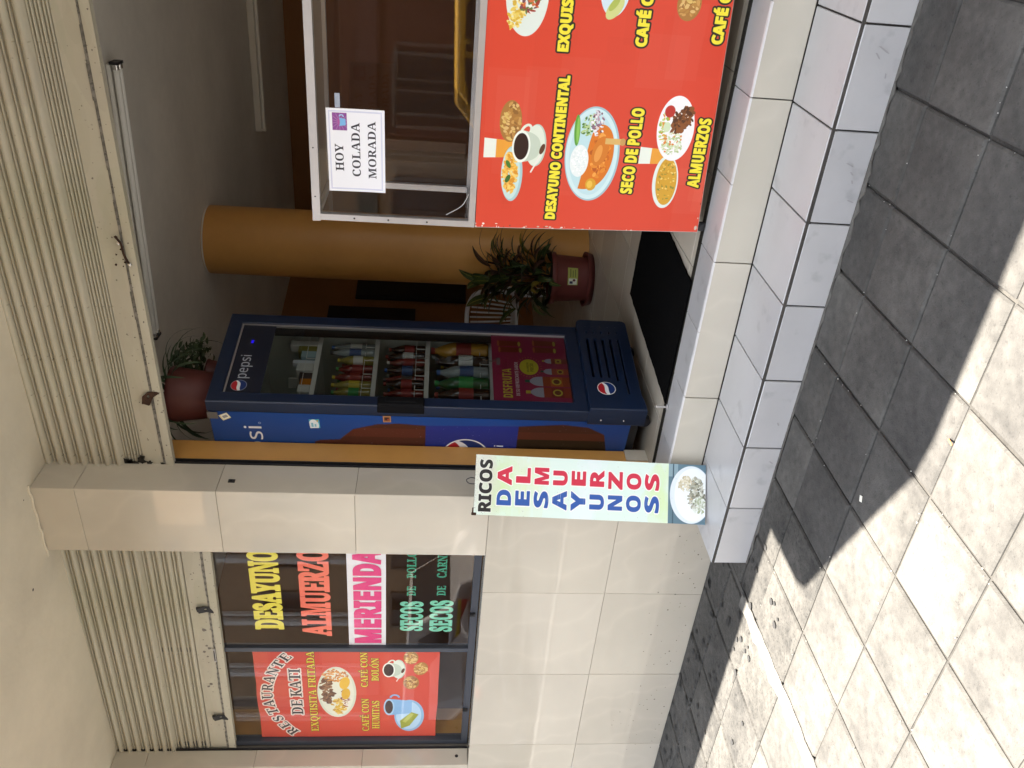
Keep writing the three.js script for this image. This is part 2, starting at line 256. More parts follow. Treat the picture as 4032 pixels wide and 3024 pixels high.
  mesh('side_building_wall', [b2(-9, -5.6, 1.178, 3.61, -0.4, -0.012), b2(3.21, 5, -0.02, 3.61, -0.4, -0.012)], M.wallTile[0], bld);
  const cl = mesh('ceiling', b2(-6.2, 3.2, 3.2, 3.34, -7.0, -0.46), M.ceiling, bld);
  mesh('ceiling', b2(-6.2, 3.2, 3.34, 3.5, -7.0, -0.46), M.ceiling, bld);
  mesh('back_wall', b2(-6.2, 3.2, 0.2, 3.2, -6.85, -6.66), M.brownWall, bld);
  mesh('right_wall', b2(3.0, 3.2, 0.2, 3.2, -6.66, -0.40), M.ochre, bld);
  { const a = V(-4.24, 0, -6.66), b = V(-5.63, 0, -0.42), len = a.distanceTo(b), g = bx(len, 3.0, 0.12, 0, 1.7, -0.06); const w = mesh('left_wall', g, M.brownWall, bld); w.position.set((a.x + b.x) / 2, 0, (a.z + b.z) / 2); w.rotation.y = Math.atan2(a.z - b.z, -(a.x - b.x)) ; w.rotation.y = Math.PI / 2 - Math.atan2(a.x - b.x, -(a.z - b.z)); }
  // dark inner hatch and tall dark panel on the left wall
  const wallAng = Math.PI / 2 - Math.atan2(-4.24 + 5.63, 6.66 - 0.42);
  const onWall = (name, w, h, x, y, z) => { const m = mesh(name, [bx(w, h, 0.03), bx(w - 0.08, h - 0.08, 0.012, 0, 0, 0.02)], M.blackMetal, bld); m.position.set(x, y, z); m.rotation.y = wallAng; return m; };
  onWall('dark_wall_panel', 0.62, 1.28, -4.355, 1.76, -5.98); onWall('dark_wall_panel', 0.50, 0.98, -4.505, 2.19, -5.25);
  // floor
  const fl = mesh('inner_floor', b2(-6.2, 3.2, 0.0, FY - 0.006, -6.7, -0.24), M.grout, bld);
  const fx = [], fz = []; for (let x = -2.34 - 0.425 * 6; x < 1.3; x += 0.425) fx.push(x); for (let z = -0.295; z > -4.0; z -= 0.392) fz.push(z); fz.unshift(-0.242);
  for (let i = 0; i < fx.length - 1; i++) for (let j = 0; j < fz.length - 1; j++) { const m = mesh('floor_tile', tileGeo(fx[i + 1] - fx[i] - 0.005, fz[j] - fz[j + 1] - 0.005, 0.008, 0.001, Math.floor(rnd() * 9)), pick(M.floorTile), fl); m.position.set((fx[i] + fx[i + 1]) / 2, FY, (fz[j] + fz[j + 1]) / 2); m.rotation.x = -Math.PI / 2; }
  mesh('floor_field', [b2(-6.2, 3.1, FY - 0.006, FY - 0.001, -6.66, fz[fz.length - 1]), b2(1.062, 3.0, FY - 0.006, FY - 0.001, -3.99, -0.245)], M.floorTile[0], fl);
  // the shop window
  const win = sub('shop_window', bld), zg = -0.17;
  mesh('window_frame', [b2(-4.80, -3.03, 1.194, 1.232, -0.195, -0.145), b2(-4.80, -4.765, 1.232, 3.3, -0.195, -0.145), b2(-3.07, -3.037, 1.232, 3.3, -0.195, -0.145), b2(-3.945, -3.915, 1.232, 3.3, -0.190, -0.150)], M.frameAlu, win);
  for (const [x0, x1] of [[-4.765, -3.945], [-3.915, -3.07]]) { const p = mesh('pane', new THREE.PlaneGeometry(x1 - x0, 2.0), M.glass, win); p.position.set((x0 + x1) / 2, 2.232, zg + 0.006); }
  for (const x of [-3.62, -4.46]) mesh('window_clip', [bx(0.022, 0.030, 0.014, x, 1.222, -0.14), cyl(0.006, 0.006, 0.02, 8, x, 1.226, -0.132)], M.blackMetal, win);
  mesh('window_head', b2(-4.8, -3.03, 2.66, 2.90, -0.25, -0.20), std([0.14, 0.085, 0.05], 0.7), win);
}

// ---------- entrance steps ----------
const steps = thing('entrance_steps', 'two white tiled steps with dark grout leading up to the doorway', 'steps');
{
  const xs = [-2.70, -2.364, -2.029, -1.692, -1.354, -1.020, -0.685, -0.346, -0.01, 0.326, 0.66, 0.995, 1.33, 1.665, 2.0, 2.335, 2.67, 3.0];
  mesh('step_core', [b2(-2.69, 3, -0.02, 0.160, -0.001, 0.374), b2(-2.637, 3, -0.02, 0.325, -0.24, -0.012), b2(-2.637, 3, 0.31, 0.322, -0.236, -0.2)], M.darkGrout, steps);
  const j = 0.007;
  mesh('edge_grout', [b2(-2.694, 3, 0.150, 0.1650, 0.3725, 0.3832), b2(-2.694, 3, -0.004, 0.001, 0.372, 0.392)], M.darkGrout, steps);
  for (let i = 0; i < xs.length - 1; i++) {
    const w = xs[i + 1] - xs[i] - j, x = (xs[i] + xs[i + 1]) / 2, v = Math.floor(rnd() * 9);
    const a = mesh('riser_tile', tileGeo(w, 0.155, 0.010, 0.0025, v), pick(M.stepTile), steps); a.position.set(x + (i ? 0 : 0.002), 0.0785, 0.385 + rr(-0.0015, 0.0015)); a.rotation.set(rr(-0.006, 0.006), rr(-0.003, 0.003), 0);
    const t = mesh('tread_tile', tileGeo(w + (i ? 0 : 0.004), 0.374, 0.008, 0.002, v + 3), pick(M.stepTile), steps); t.position.set(x, 0.168 + rr(-0.0008, 0.0008), 0.189); t.rotation.x = -Math.PI / 2;
  }
  const xu = [-2.64, -2.03, -1.353, -0.68, -0.006, 0.668, 1.34, 2.014, 2.688, 3.0];
  for (let i = 0; i < xu.length - 1; i++) { const w = xu[i + 1] - xu[i] - 0.005, m = mesh('riser_tile', tileGeo(w, 0.158, 0.011, 0.0015, i + 2), pick(M.riserTile), steps); m.position.set((xu[i] + xu[i + 1]) / 2, 0.2505, 0); }
  const xt = [-2.64, -2.352, -2.02, -1.688, -1.352, -1.018, -0.68, -0.344, -0.01, 0.326, 0.66, 0.995, 1.33, 1.665, 2.0, 2.335, 2.67, 2.79];
  for (let i = 0; i < xt.length - 1; i++) {
    const w = xt[i + 1] - xt[i] - 0.004, x = (xt[i] + xt[i + 1]) / 2;
    const t = mesh('tread_tile', tileGeo(w, 0.192, 0.008, 0.0015, i + 5), pick(M.stepTile), steps); t.position.set(x, 0.3355, -0.106); t.rotation.x = -Math.PI / 2;
    // worn white tile edge
    const g = new THREE.BoxGeometry(w, 0.009, 0.010, 16, 1, 1), p = g.attributes.position; for (let k = 0; k < p.count; k++) if (p.getZ(k) < 0) p.setZ(k, p.getZ(k) + rr(-0.003, 0.002)); else p.setY(k, p.getY(k) + (p.getY(k) > 0 ? rr(-0.0015, 0.0005) : 0));
    mesh('worn_edge', g, M.nosing, steps).position.set(x, 0.3325, -0.0035);
  }
  // scuffs: shoe marks on the lower risers
  const sc = []; for (const [x, y, l, a] of [[-0.42, 0.07, 0.05, 1.1], [-0.44, 0.085, 0.03, 0.8], [-0.50, 0.04, 0.02, 0.2], [-0.8, 0.07, 0.035, 1.2], [-0.83, 0.055, 0.02, 0.9], [-0.86, 0.045, 0.016, 0.5], [-0.93, 0.03, 0.03, 1.3], [-1.9, 0.05, 0.02, 0.6], [-2.1, 0.03, 0.025, 1.0]]) { const s = new THREE.Shape([[-l / 2, 0], [-l / 4, 0.003], [l / 2, 0.0015], [l / 3, -0.003], [-l / 5, -0.0025]].map(([p, q]) => new THREE.Vector2(p, q))); sc.push(new THREE.ShapeGeometry(s).rotateZ(a).translate(x, y, 0.3885)); }
  mesh('scuff_mark', sc, std([0.34, 0.33, 0.33], 0.8), steps).userData.kind = 'stuff';
}
// the floor channel of the shutter and its bolt
{
  const ch = thing('floor_channel', 'dark metal shutter channel set in the doorway floor', 'channel');
  mesh('channel', [b2(-2.637, 2.79, 0.322, 0.3275, -0.241, -0.203), b2(-2.637, 2.79, 0.322, 0.338, -0.241, -0.236), b2(-2.637, 2.79, 0.322, 0.3375, -0.207, -0.203)], std([0.06, 0.055, 0.045], 0.6, { metalness: 0.5, map: tStain }), ch);
  const bo = thing('floor_bolt', 'small white metal bolt standing in the doorway threshold', 'bolt', [-2.215, FY, -0.20], 0.5);
  mesh('plate', rbox(0.03, 0.006, 0.02, 0.002, 0, 0.0055, 0.02), M.alu, bo); mesh('pin', rbox(0.012, 0.055, 0.008, 0.003, 0, 0.03, 0), M.chrome, bo);
}

// ---------- roller shutters ----------
const tShut = canvasTex(2048, 512, (c, w, h) => { // 4 m x 1 m of old cream paint
  c.fillStyle = '#e6e2d4'; c.fillRect(0, 0, w, h);
  for (let i = 0; i < 420; i++) { c.globalAlpha = rr(0.03, 0.10); ell(c, rr(0, w), rr(0, h), rr(20, 140), rr(6, 40), rr(-0.2, 0.2), pick(['#b5ae98', '#fffaf0', '#a79f8a', '#d8cfb0'])); }
  for (let i = 0; i < 900; i++) { c.globalAlpha = rr(0.15, 0.6); ell(c, rr(0, w), rr(0, h), rr(0.5, 2), rr(0.5, 2), 0, pick(['#6b6354', '#4a4438', '#8d8470'])); }
  c.globalAlpha = 1;
});
tShut.wrapS = tShut.wrapT = THREE.RepeatWrapping; tShut.repeat.set(1 / 4, 1);
const shutPaint = std([0.63, 0.625, 0.585], 0.55, { map: tShut, bumpMap: tBumpSoft, bumpScale: 0.002 });
const grease = std([0.02, 0.018, 0.015], 0.6), flake = std([0.20, 0.18, 0.16], 0.9);
function slatGeo(len, h, bulge) { // one interlocking slat, rounded face toward the street
  const pts = []; pts.push([-0.024, h]); pts.push([-0.004, h - 0.001]); pts.push([0.001, h - 0.004]); pts.push([0.001, h - 0.008]); pts.push([-0.005, h - 0.010]); pts.push([-0.024, h - 0.012]);
  for (let i = 0; i <= 9; i++) { const t = i / 9, y = h - 0.013 - t * (h - 0.015); pts.push([-0.022 + (bulge + 0.022) * Math.pow(Math.sin(t * Math.PI), 0.5), y]); }
  pts.push([-0.024, 0]);
  const P = [], uv = [], n = pts.length, seg = 1;
  for (let i = 0; i < n - 1; i++) { const [z0, y0] = pts[i], [z1, y1] = pts[i + 1]; for (const [x, z, y] of [[0, z0, y0], [0, z1, y1], [len, z1, y1], [0, z0, y0], [len, z1, y1], [len, z0, y0]]) { P.push(x, y, z); uv.push(x, y); } }
  const g = new THREE.BufferGeometry(); g.setAttribute('position', new THREE.Float32BufferAttribute(P, 3)); g.setAttribute('uv', new THREE.Float32BufferAttribute(uv, 2));
  g.computeVertexNormals(); // smooth across the profile
  const nn = g.attributes.normal, acc = {}; for (let i = 0; i < P.length / 3; i++) { const k = P[i * 3 + 1].toFixed(5) + P[i * 3 + 2].toFixed(5); (acc[k] ??= V(0, 0, 0)).add(V(nn.getX(i), nn.getY(i), nn.getZ(i))); }
  for (let i = 0; i < P.length / 3; i++) { const v = acc[P[i * 3 + 1].toFixed(5) + P[i * 3 + 2].toFixed(5)].clone().normalize(); nn.setXYZ(i, v.x, v.y, v.z); }
  return g;
}
function blobShape(r, n = 9) { const p = []; for (let i = 0; i < n; i++) { const a = i / n * 6.283, q = r * rr(0.55, 1.2); p.push(new THREE.Vector2(Math.cos(a) * q, Math.sin(a) * q)); } return new THREE.Shape(p); }
function shutter(label, x0, len, z, y, tilt, yTop, yBreak, yPanel, yLip, n1, n2, marks) {
  const s = thing('roller_shutter', label, 'shutter', [x0, y, z]); s.rotation.z = tilt; // local y = 0 at its bottom edge
  const h1 = (yTop - yBreak) / n1, h2 = (yBreak - yPanel) / n2, g1 = slatGeo(len, h1, 0.014), g2 = slatGeo(len, h2, 0.005);
  for (let i = 0; i < n1; i++) { const m = mesh('slat', g1, shutPaint, s); m.position.set(rr(-0.003, 0.003), yBreak + i * h1 - y, 0.012 + rr(-0.0015, 0.0015)); 
    const cap = mesh('end_clip', rbox(0.012, h1 * 0.62, 0.02, 0.004, 0.005 + rr(0, 0.004), yBreak + (i + 0.4) * h1 - y, 0.022, 1), shutPaint, s); }
  for (let i = 0; i < n2; i++) mesh('slat', g2, shutPaint, s).position.set(0, yPanel + i * h2 - y, -0.004);
  const ph = yPanel - yLip;
  mesh('bottom_panel', [bx(len, ph, 0.004, len / 2, yLip + ph / 2 - y, -0.004)], shutPaint, s);
  mesh('bottom_rail', [bx(len + 0.012, yLip - y, 0.005, len / 2, (yLip - y) / 2, 0.004), bx(len + 0.012, 0.004, 0.03, len / 2, 0.002, -0.012), ], shutPaint, s);
  { const st = []; for (let q = 0; q < 40; q++) st.push(bx(len / 40 + 0.002, 0.011 + rr(-0.003, 0.006), 0.002, (q + 0.5) * len / 40, yLip - y + 0.008 + rr(-0.002, 0.002), 0.0005)); mesh('worn_strip', st, std([0.33, 0.325, 0.31], 0.7, { map: tStain }), s); }
  const fl = []; for (let i = 0; i < marks; i++) { const g = new THREE.ShapeGeometry(blobShape(rr(0.0018, 0.005), 8)); const onRail = rnd() < 0.55; g.translate(rr(0.04, Math.min(len, 2.4)), onRail ? rr(0.002, yLip - y + 0.012) : rr(yLip - y, yPanel - y - 0.01), onRail ? 0.0078 : -0.0008); fl.push(g); }
  const f = mesh('chipped_paint', fl, flake, s); f.userData.kind = 'stuff';
  return s;
}
function hasp(parent, x, y, mat, s = 1, turn = 0) {
  const h = sub('hasp', parent, [x, y, 0.007]); h.rotation.z = turn; h.scale.setScalar(s);
  const p = new THREE.Shape([[-0.012, 0.028], [0.022, 0.034], [0.03, 0.0], [0.016, -0.028], [-0.03, -0.05], [-0.036, -0.044], [-0.014, -0.012]].map(([a, b]) => new THREE.Vector2(a, b)));
  const hole = new THREE.Path(); hole.absarc(0.006, -0.010, 0.0075, 0, 6.283); p.holes.push(hole);
  const g = new THREE.ExtrudeGeometry(p, { depth: 0.004, bevelEnabled: true, bevelSize: 0.001, bevelThickness: 0.001, bevelSegments: 1 }); g.rotateX(0.25); g.translate(0, 0, 0.006);
  mesh('plate', g, mat, h); mesh('bracket', [bx(0.03, 0.02, 0.010, 0.006, 0.028, 0.004)], mat, h); return h;
}
const shR = shutter('cream roller shutter pulled up above the doorway, long scratched bottom rail', -2.652, 5.4, -0.205, 2.745, 0.0125, 3.42, 2.975, 2.888, 2.782, 8, 3, 70);
const shL = shutter('cream roller shutter pulled up above the shop window with two black hasps', -4.83, 1.80, -0.135, 2.632, -0.013, 3.40, 2.985, 2.782, 2.672, 8, 4, 45);
{
  const gr = []; for (const [x, y, r] of [[0.02, 0.24, 0.03], [0.012, 0.19, 0.022], [0.03, 0.155, 0.02], [0.015, 0.12, 0.016], [0.05, 0.15, 0.014], [0.012, 0.06, 0.010], [0.02, 0.215, 0.02]]) gr.push(new THREE.ShapeGeometry(blobShape(r, 14)).translate(x, y - 0.005, 0.004));
  mesh('grease_stain', gr, grease, shR); 
  hasp(shR, 0.40, 0.055, M.rust, 1.0, 1.2);
  const lv = sub('latch_lever', shR, [1.18, 0.045, 0.008]); mesh('lever', tube([[0.03, 0.02, 0.012], [0.0, 0.0, 0.016], [-0.05, -0.004, 0.014], [-0.09, -0.016, 0.012]], 0.005, 20, 8), M.rust, lv); mesh('rivet', [new THREE.SphereGeometry(0.010, 12, 8).scale(1, 1, 0.6).translate(-0.004, 0.014, 0.004), new THREE.SphereGeometry(0.009, 12, 8).translate(-0.10, -0.018, 0.006)], M.chrome, lv);
  const g2 = []; for (let i = 0; i < 7; i++) g2.push(new THREE.ShapeGeometry(blobShape(rr(0.003, 0.009), 11)).translate(1.18 + rr(-0.12, 0.03), 0.05 + rr(-0.03, 0.05), 0.0078)); mesh('rust_stain', g2, M.rust, shR);
  hasp(shL, 0.33, 0.072, M.blackMetal, 1.0, 0.12); hasp(shL, 1.25, 0.072, M.blackMetal, 1.0, 0.12);
  mesh('slot_plate', rbox(0.11, 0.014, 0.006, 0.005, 0.88, 0.05, 0.008), M.alu, shL); mesh('slot', rbox(0.085, 0.006, 0.003, 0.002, 0.88, 0.05, 0.0115, 1), M.blackMetal, shL);
  const g3 = []; for (const x of [0.6, 0.62, 0.9, 0.93, 0.95, 0.86, 1.08]) g3.push(new THREE.ShapeGeometry(blobShape(rr(0.006, 0.014), 12)).translate(x, 0.085 + rr(-0.02, 0.03), -0.0005)); mesh('ink_scrawl', g3, flake, shL);
}

// ---------- inside: column, lights ----------
{
  const col = thing('round_column', 'round ochre painted column inside the restaurant', 'column', [-2.594, FY - 0.003, -2.9]);
  const g = new THREE.CylinderGeometry(0.256, 0.258, 2.867, 48, 1); { const uv = g.attributes.uv; for (let i = 0; i < uv.count; i++) uv.setXY(i, uv.getX(i) * 1.6, uv.getY(i) * 2.87); } g.translate(0, 1.434, 0); mesh('shaft', g, M.ochre, col);
  mesh('ceiling_joint', cyl(0.262, 0.262, 0.01, 40, 0, 2.858, 0), M.ceiling, col);
  const lampWhite = std([0.72, 0.70, 0.64], 0.6), glassTube = std([0.80, 0.79, 0.74], 0.25);
  const l1 = thing('fluorescent_lamp', 'twin tube fluorescent lamp, switched off, under the ceiling near the doorway shutter', 'lamp', [-1.80, 3.198, -1.395], 0.05, 'ceiling lamps');
  mesh('housing', rbox(1.54, 0.022, 0.055, 0.006, 0, -0.012, 0), lampWhite, l1);
  for (const z of [-0.025, 0.025]) { mesh('tube', cyl(0.016, 0.016, 1.50, 12).rotateZ(Math.PI / 2).translate(0, -0.050, z), glassTube, l1); for (const s of [-1, 1]) mesh('tube_cap', cyl(0.0168, 0.0168, 0.024, 12).rotateZ(Math.PI / 2).translate(s * 0.757, -0.050, z), M.chrome, l1); }
  for (const s of [-1, 1]) mesh('tube_holder', bx(0.014, 0.045, 0.085, s * 0.776, -0.045, 0), M.blackMetal, l1);
  const l2 = thing('fluorescent_lamp', 'long white batten lamp at the back of the dark ceiling', 'lamp', [-1.62, 3.198, -4.85], 0.03, 'ceiling lamps');
  mesh('housing', rbox(1.38, 0.06, 0.06, 0.008, 0, -0.031, 0), lampWhite, l2); mesh('tube', cyl(0.016, 0.016, 1.32, 12).rotateZ(Math.PI / 2).translate(0, -0.078, 0.01), glassTube, l2);
  for (const s of [-1, 1]) mesh('tube_holder', bx(0.02, 0.05, 0.05, s * 0.67, -0.075, 0.01), lampWhite, l2);
}

// ---------- drinks fridge ----------
const FA = Math.atan2(0.98, 0.19), fr = thing('drinks_fridge', 'tall blue glass door drinks fridge standing beside the doorway', 'fridge', [-2.345, FY, -0.352], FA);
const fridgeAt = (s, y, z) => { const c = Math.cos(FA), q = Math.sin(FA); return [-2.345 + s * c + z * q, FY + y, -0.352 - s * q + z * c]; };
{
  const Y = (a) => a - FY, navy = std([0.008, 0.019, 0.052], 0.32, { map: tPaint }), blue = std([0.02, 0.085, 0.30], 0.32), liner = std([0.58, 0.62, 0.58], 0.5), black = std([0.012, 0.013, 0.016], 0.4);
  // side print: 0.54 m deep, 2.15 m high
  const globe = (c, x, y, r, band = '#f2f2f0') => { c.save(); c.beginPath(); c.arc(x, y, r, 0, 7); c.fillStyle = band; c.fill(); c.beginPath(); c.arc(x, y, r * 0.93, 0, 7); c.clip(); c.fillStyle = '#12306e'; c.fillRect(x - r, y - r, 2 * r, 2 * r);
    c.fillStyle = '#e9ecee'; c.beginPath(); c.moveTo(x - r, y + r * 0.05); c.bezierCurveTo(x - r * 0.3, y - r * 0.6, x + r * 0.4, y + r * 0.3, x + r, y - r * 0.75); c.lineTo(x + r, y - r); c.lineTo(x - r, y - r); c.fill(); c.beginPath(); c.moveTo(x - r, y + r * 0.05); c.bezierCurveTo(x - r * 0.3, y - r * 0.6, x + r * 0.4, y + r * 0.3, x + r, y - r * 0.75); c.lineTo(x + r, y - r * 0.55); c.bezierCurveTo(x + r * 0.5, y + r * 0.7, x - r * 0.3, y - r * 0.1, x - r, y + r * 0.4); c.fill();
    c.fillStyle = '#b3202c'; c.beginPath(); c.moveTo(x - r, y + r * 0.05); c.bezierCurveTo(x - r * 0.3, y - r * 0.6, x + r * 0.4, y + r * 0.3, x + r, y - r * 0.75); c.lineTo(x + r, y - r * 1.2); c.lineTo(x - r, y - r * 1.2); c.fill(); c.restore(); };
  const PX = 900, sideT = canvasTex(486, 1944, (c, w, h) => { // x to the right = toward the door; y down from 2.60
    const X = (b) => w - (b - 0.09) * PX, YY = (a) => (2.60 - a) * PX; c.fillStyle = '#17478f'; c.fillRect(0, 0, w, h);
    const path = [[0.285, 2.06], [0.30, 2.09], [0.45, 2.09], [0.515, 1.96], [0.60, 1.89], [0.645, 1.767], [0.655, 1.65], [0.645, 1.515], [0.66, 0.8], [0.64, 0.66], [0.60, 0.57], [0.45, 0.54], [0.312, 0.541], [0.188, 0.569], [0.135, 0.663], [0.119, 0.799], [0.141, 1.025], [0.155, 1.515], [0.145, 1.652], [0.154, 1.767], [0.196, 1.889], [0.277, 1.961]];
    c.beginPath(); path.forEach(([a, b], i) => i ? c.lineTo(X(a), YY(b)) : c.moveTo(X(a), YY(b))); c.closePath(); c.fillStyle = '#4a241c'; c.fill(); c.save(); c.clip();
    c.fillStyle = '#5a2a20'; c.fillRect(X(0.25), 0, 60, h); c.fillStyle = '#1d2f86'; c.fillRect(0, YY(1.515), w, (1.515 - 1.03) * PX); c.fillStyle = '#20160f'; c.fillRect(0, YY(1.03), X(0.24), 500);
    for (let i = 0; i < 260; i++) { c.globalAlpha = rr(0.2, 0.6); ell(c, X(rr(0.1, 0.65)), YY(rr(0.55, 1.95)), rr(0.6, 2.2), rr(0.6, 2.2), 0, '#c9d2e8'); } c.globalAlpha = 1;
    c.restore(); c.fillStyle = '#15307c'; c.fillRect(X(0.6), YY(2.2), 220, 100);
    globe(c, X(0.375), YY(1.30), 0.125 * PX); c.font = '72px sans-serif'; txt(c, 'pepsi', X(0.53), YY(1.10), 0.245 * PX, 0.048 * PX, '#dfe6f2', { font: '100px sans-serif' });
    txt(c, 'pepsi', X(0.59), YY(2.352), 0.41 * PX, 0.085 * PX, '#eef1f5', { font: '100px sans-serif' }); c.beginPath(); c.arc(X(0.168), YY(2.358), 5, 0, 7); c.strokeStyle = '#dfe6f2'; c.lineWidth = 2; c.stroke();
  });
  const cab = mesh('cabinet', [bx(0.655, 2.155, 0.012, 0.33, Y(1.52), -0.622), bx(0.655, 0.03, 0.53, 0.33, Y(2.585), -0.357), bx(0.655, 0.03, 0.53, 0.33, Y(0.46), -0.357), bx(0.014, 2.10, 0.53, 0.65, Y(1.522), -0.357), bx(0.012, 2.10, 0.53, 0.010, Y(1.522), -0.357)], navy, fr);
  const sd = mesh('side_print', new THREE.PlaneGeometry(0.528, 2.15), std([1, 1, 1], 0.3, { map: sideT }), fr); sd.rotation.y = -Math.PI / 2; sd.position.set(0.002, Y(1.523), -0.356);
  mesh('inner_liner', [bx(0.60, 1.70, 0.008, 0.325, Y(1.60), -0.58), bx(0.006, 1.70, 0.48, 0.022, Y(1.60), -0.34), bx(0.006, 1.70, 0.48, 0.632, Y(1.60), -0.34), bx(0.6, 0.006, 0.48, 0.325, Y(2.44), -0.34), bx(0.6, 0.006, 0.48, 0.325, Y(0.76), -0.34)], liner, cab);
  mesh('top_hinge_plate', [bx(0.004, 0.05, 0.045, -0.004, Y(2.58), -0.115), bx(0.012, 0.004, 0.045, 0.0, Y(2.604), -0.115)], std([0.25, 0.24, 0.23], 0.5, { metalness: 0.7 }), cab);
  // stickers on the side
  const stick = (label, b, y, w, h, rot, draw) => { const m = mesh('sticker', new THREE.PlaneGeometry(w, h), std([1, 1, 1], 0.5, { map: canvasTex(96, 96, draw) }), fr); m.userData.label = label; m.rotation.set(0, -Math.PI / 2, 0); m.rotateZ(rot); m.position.set(0.0005 - 0.0005, Y(y), -b); };
  stick('tilted yellow and white barcode sticker', 0.127, 2.523, 0.040, 0.048, 0.5, (c) => { c.fillStyle = '#e9e0a8'; c.fillRect(0, 0, 96, 96); c.fillStyle = '#f1efe4'; c.fillRect(10, 16, 80, 74); c.fillStyle = '#444'; for (let i = 0; i < 12; i++) c.fillRect(28, 26 + i * 4.4, 40, 2.4); });
  stick('small white and turquoise sticker', 0.161, 2.082, 0.064, 0.052, 0.06, (c) => { c.fillStyle = '#55b4cf'; c.fillRect(0, 0, 96, 96); ell(c, 34, 40, 60, 46, 0, '#eaf3f6'); c.fillStyle = '#86c6da'; c.fillRect(14, 16, 44, 20); c.fillRect(14, 46, 30, 16); ell(c, 78, 78, 9, 9, 0, '#c7b23c'); });
  stick('small brown picture sticker', 0.113, 1.716, 0.044, 0.040, 0.03, (c) => { c.fillStyle = '#c08a5e'; c.fillRect(0, 0, 96, 96); c.fillStyle = '#8a5536'; c.fillRect(12, 12, 72, 72); ell(c, 50, 46, 22, 30, 0, '#3a201a'); ell(c, 40, 62, 12, 10, 0, '#b03a30'); });
  // door
  const door = sub('door', fr);
  const ring = (x0, x1, y0, y1, t, z0, z1, m, nm) => mesh(nm, [b2(x0, x0 + t, y0, y1, z0, z1), b2(x1 - t, x1, y0, y1, z0, z1), b2(x0 + t, x1 - t, y0, y0 + t, z0, z1), b2(x0 + t, x1 - t, y1 - t, y1, z0, z1)], m, door);
  { const s = new THREE.Shape([[-0.014, Y(0.692)], [0.664, Y(0.692)], [0.664, Y(2.592)], [-0.014, Y(2.592)]].map(([a, b]) => new THREE.Vector2(a, b))); s.holes.push(new THREE.Path([[0.045, Y(0.752)], [0.600, Y(0.752)], [0.600, Y(2.535)], [0.045, Y(2.535)]].map(([a, b]) => new THREE.Vector2(a, b))));
    const g = new THREE.ExtrudeGeometry(s, { depth: 0.058, bevelEnabled: true, bevelSize: 0.006, bevelThickness: 0.006, bevelSegments: 2 }); g.translate(0, 0, -0.064); mesh('door_frame', g, navy, door); }
  mesh('door_gasket', [b2(0.0, 0.65, Y(0.70), Y(2.585), -0.09, -0.072)].length ? [b2(0.004, 0.03, Y(0.70), Y(2.585), -0.092, -0.07), b2(0.62, 0.646, Y(0.70), Y(2.585), -0.092, -0.07)] : [], black, door);
  mesh('trim_strip', [b2(0.592, 0.599, Y(0.756), Y(2.531), -0.03, -0.008), b2(0.05, 0.592, Y(2.520), Y(2.528), -0.03, -0.012)], M.alu, door);
  mesh('black_border', [b2(0.535, 0.592, Y(0.756), Y(2.35), -0.036, -0.030), b2(0.046, 0.07, Y(0.756), Y(2.35), -0.036, -0.030)], black, door);
  const headT = canvasTex(1024, 352, (c, w, h) => { c.fillStyle = '#161c2c'; c.fillRect(0, 0, w, h); const X = (s) => (s - 0.046) / 0.546 * w, YY = (a) => (2.535 - a) / 0.187 * h, k = w / 0.546; globe(c, X(0.115), YY(2.462), 0.040 * k, '#8d93a3'); txt(c, 'pepsi', X(0.162), YY(2.437), 0.19 * k, 0.054 * k, '#a8afba', { font: '100px sans-serif' }); });
  mesh('header_panel', new THREE.PlaneGeometry(0.546, 0.187).translate(0.319, Y(2.4415), -0.0165), std([1, 1, 1], 0.35, { map: headT }), door);
  mesh('display_light', bx(0.022, 0.012, 0.002, 0.455, Y(2.452), -0.0155), std([0.02, 0.01, 0.12], 0.4, { emissive: new THREE.Color(0x1a10ff), emissiveIntensity: 0.1 }), door);
  mesh('glass', new THREE.PlaneGeometry(0.555, 1.783).translate(0.3225, Y(1.6435), -0.018), std([0.52, 0.55, 0.54], 0.0, { transmission: 1, thickness: 0, ior: 1.5 }), door);
  // mirror-written lettering on the glass
  const glT = canvasTex(128, 640, (c, w, h) => { c.clearRect(0, 0, w, h); c.save(); c.translate(96, 20); c.rotate(Math.PI / 2); c.scale(-1, 1); c.translate(-600, 0); txt(c, 'pepsi', 0, 0, 590, 74, '#9aa3a8', { font: '100px sans-serif' }); c.restore(); });
  mesh('glass_lettering', new THREE.PlaneGeometry(0.13, 0.62).translate(0.335, Y(1.40), -0.0195), std([1, 1, 1], 0.7, { map: glT, transparent: true, opacity: 0.45 }), door);
  // poster in the lower part of the glass
  const poT = canvasTex(1000, 776, (c, w, h) => {
    c.fillStyle = '#a42452'; c.fillRect(0, 0, w, h); for (let i = 0; i < 40; i++) { c.globalAlpha = 0.12; c.fillStyle = pick(['#7a1038', '#d0507a']); c.fillRect(rr(0, w), rr(0, h), rr(40, 200), rr(2, 8)); } c.globalAlpha = 1;
    txt(c, 'DISFRUTA', 36, 190, 430, 92, '#e3cf45'); txt(c, 'DE SU REFRESCANTE SABOR', 70, 262, 500, 36, '#f0dfe2'); ell(c, 500, 375, 118, 98, 0, '#dccb33'); txt(c, 'UN MEJOR', 420, 372, 150, 22, '#6b5d20'); txt(c, 'PRECIO', 430, 420, 130, 34, '#6b5d20');
    for (let i = 0; i < 26; i++) { const a = i / 26 * 6.28; c.save(); c.translate(500 + Math.cos(a) * 138, 375 + Math.sin(a) * 116); c.rotate(a); c.fillStyle = '#d9a34e'; c.fillRect(0, -2, 18, 4); c.restore(); }
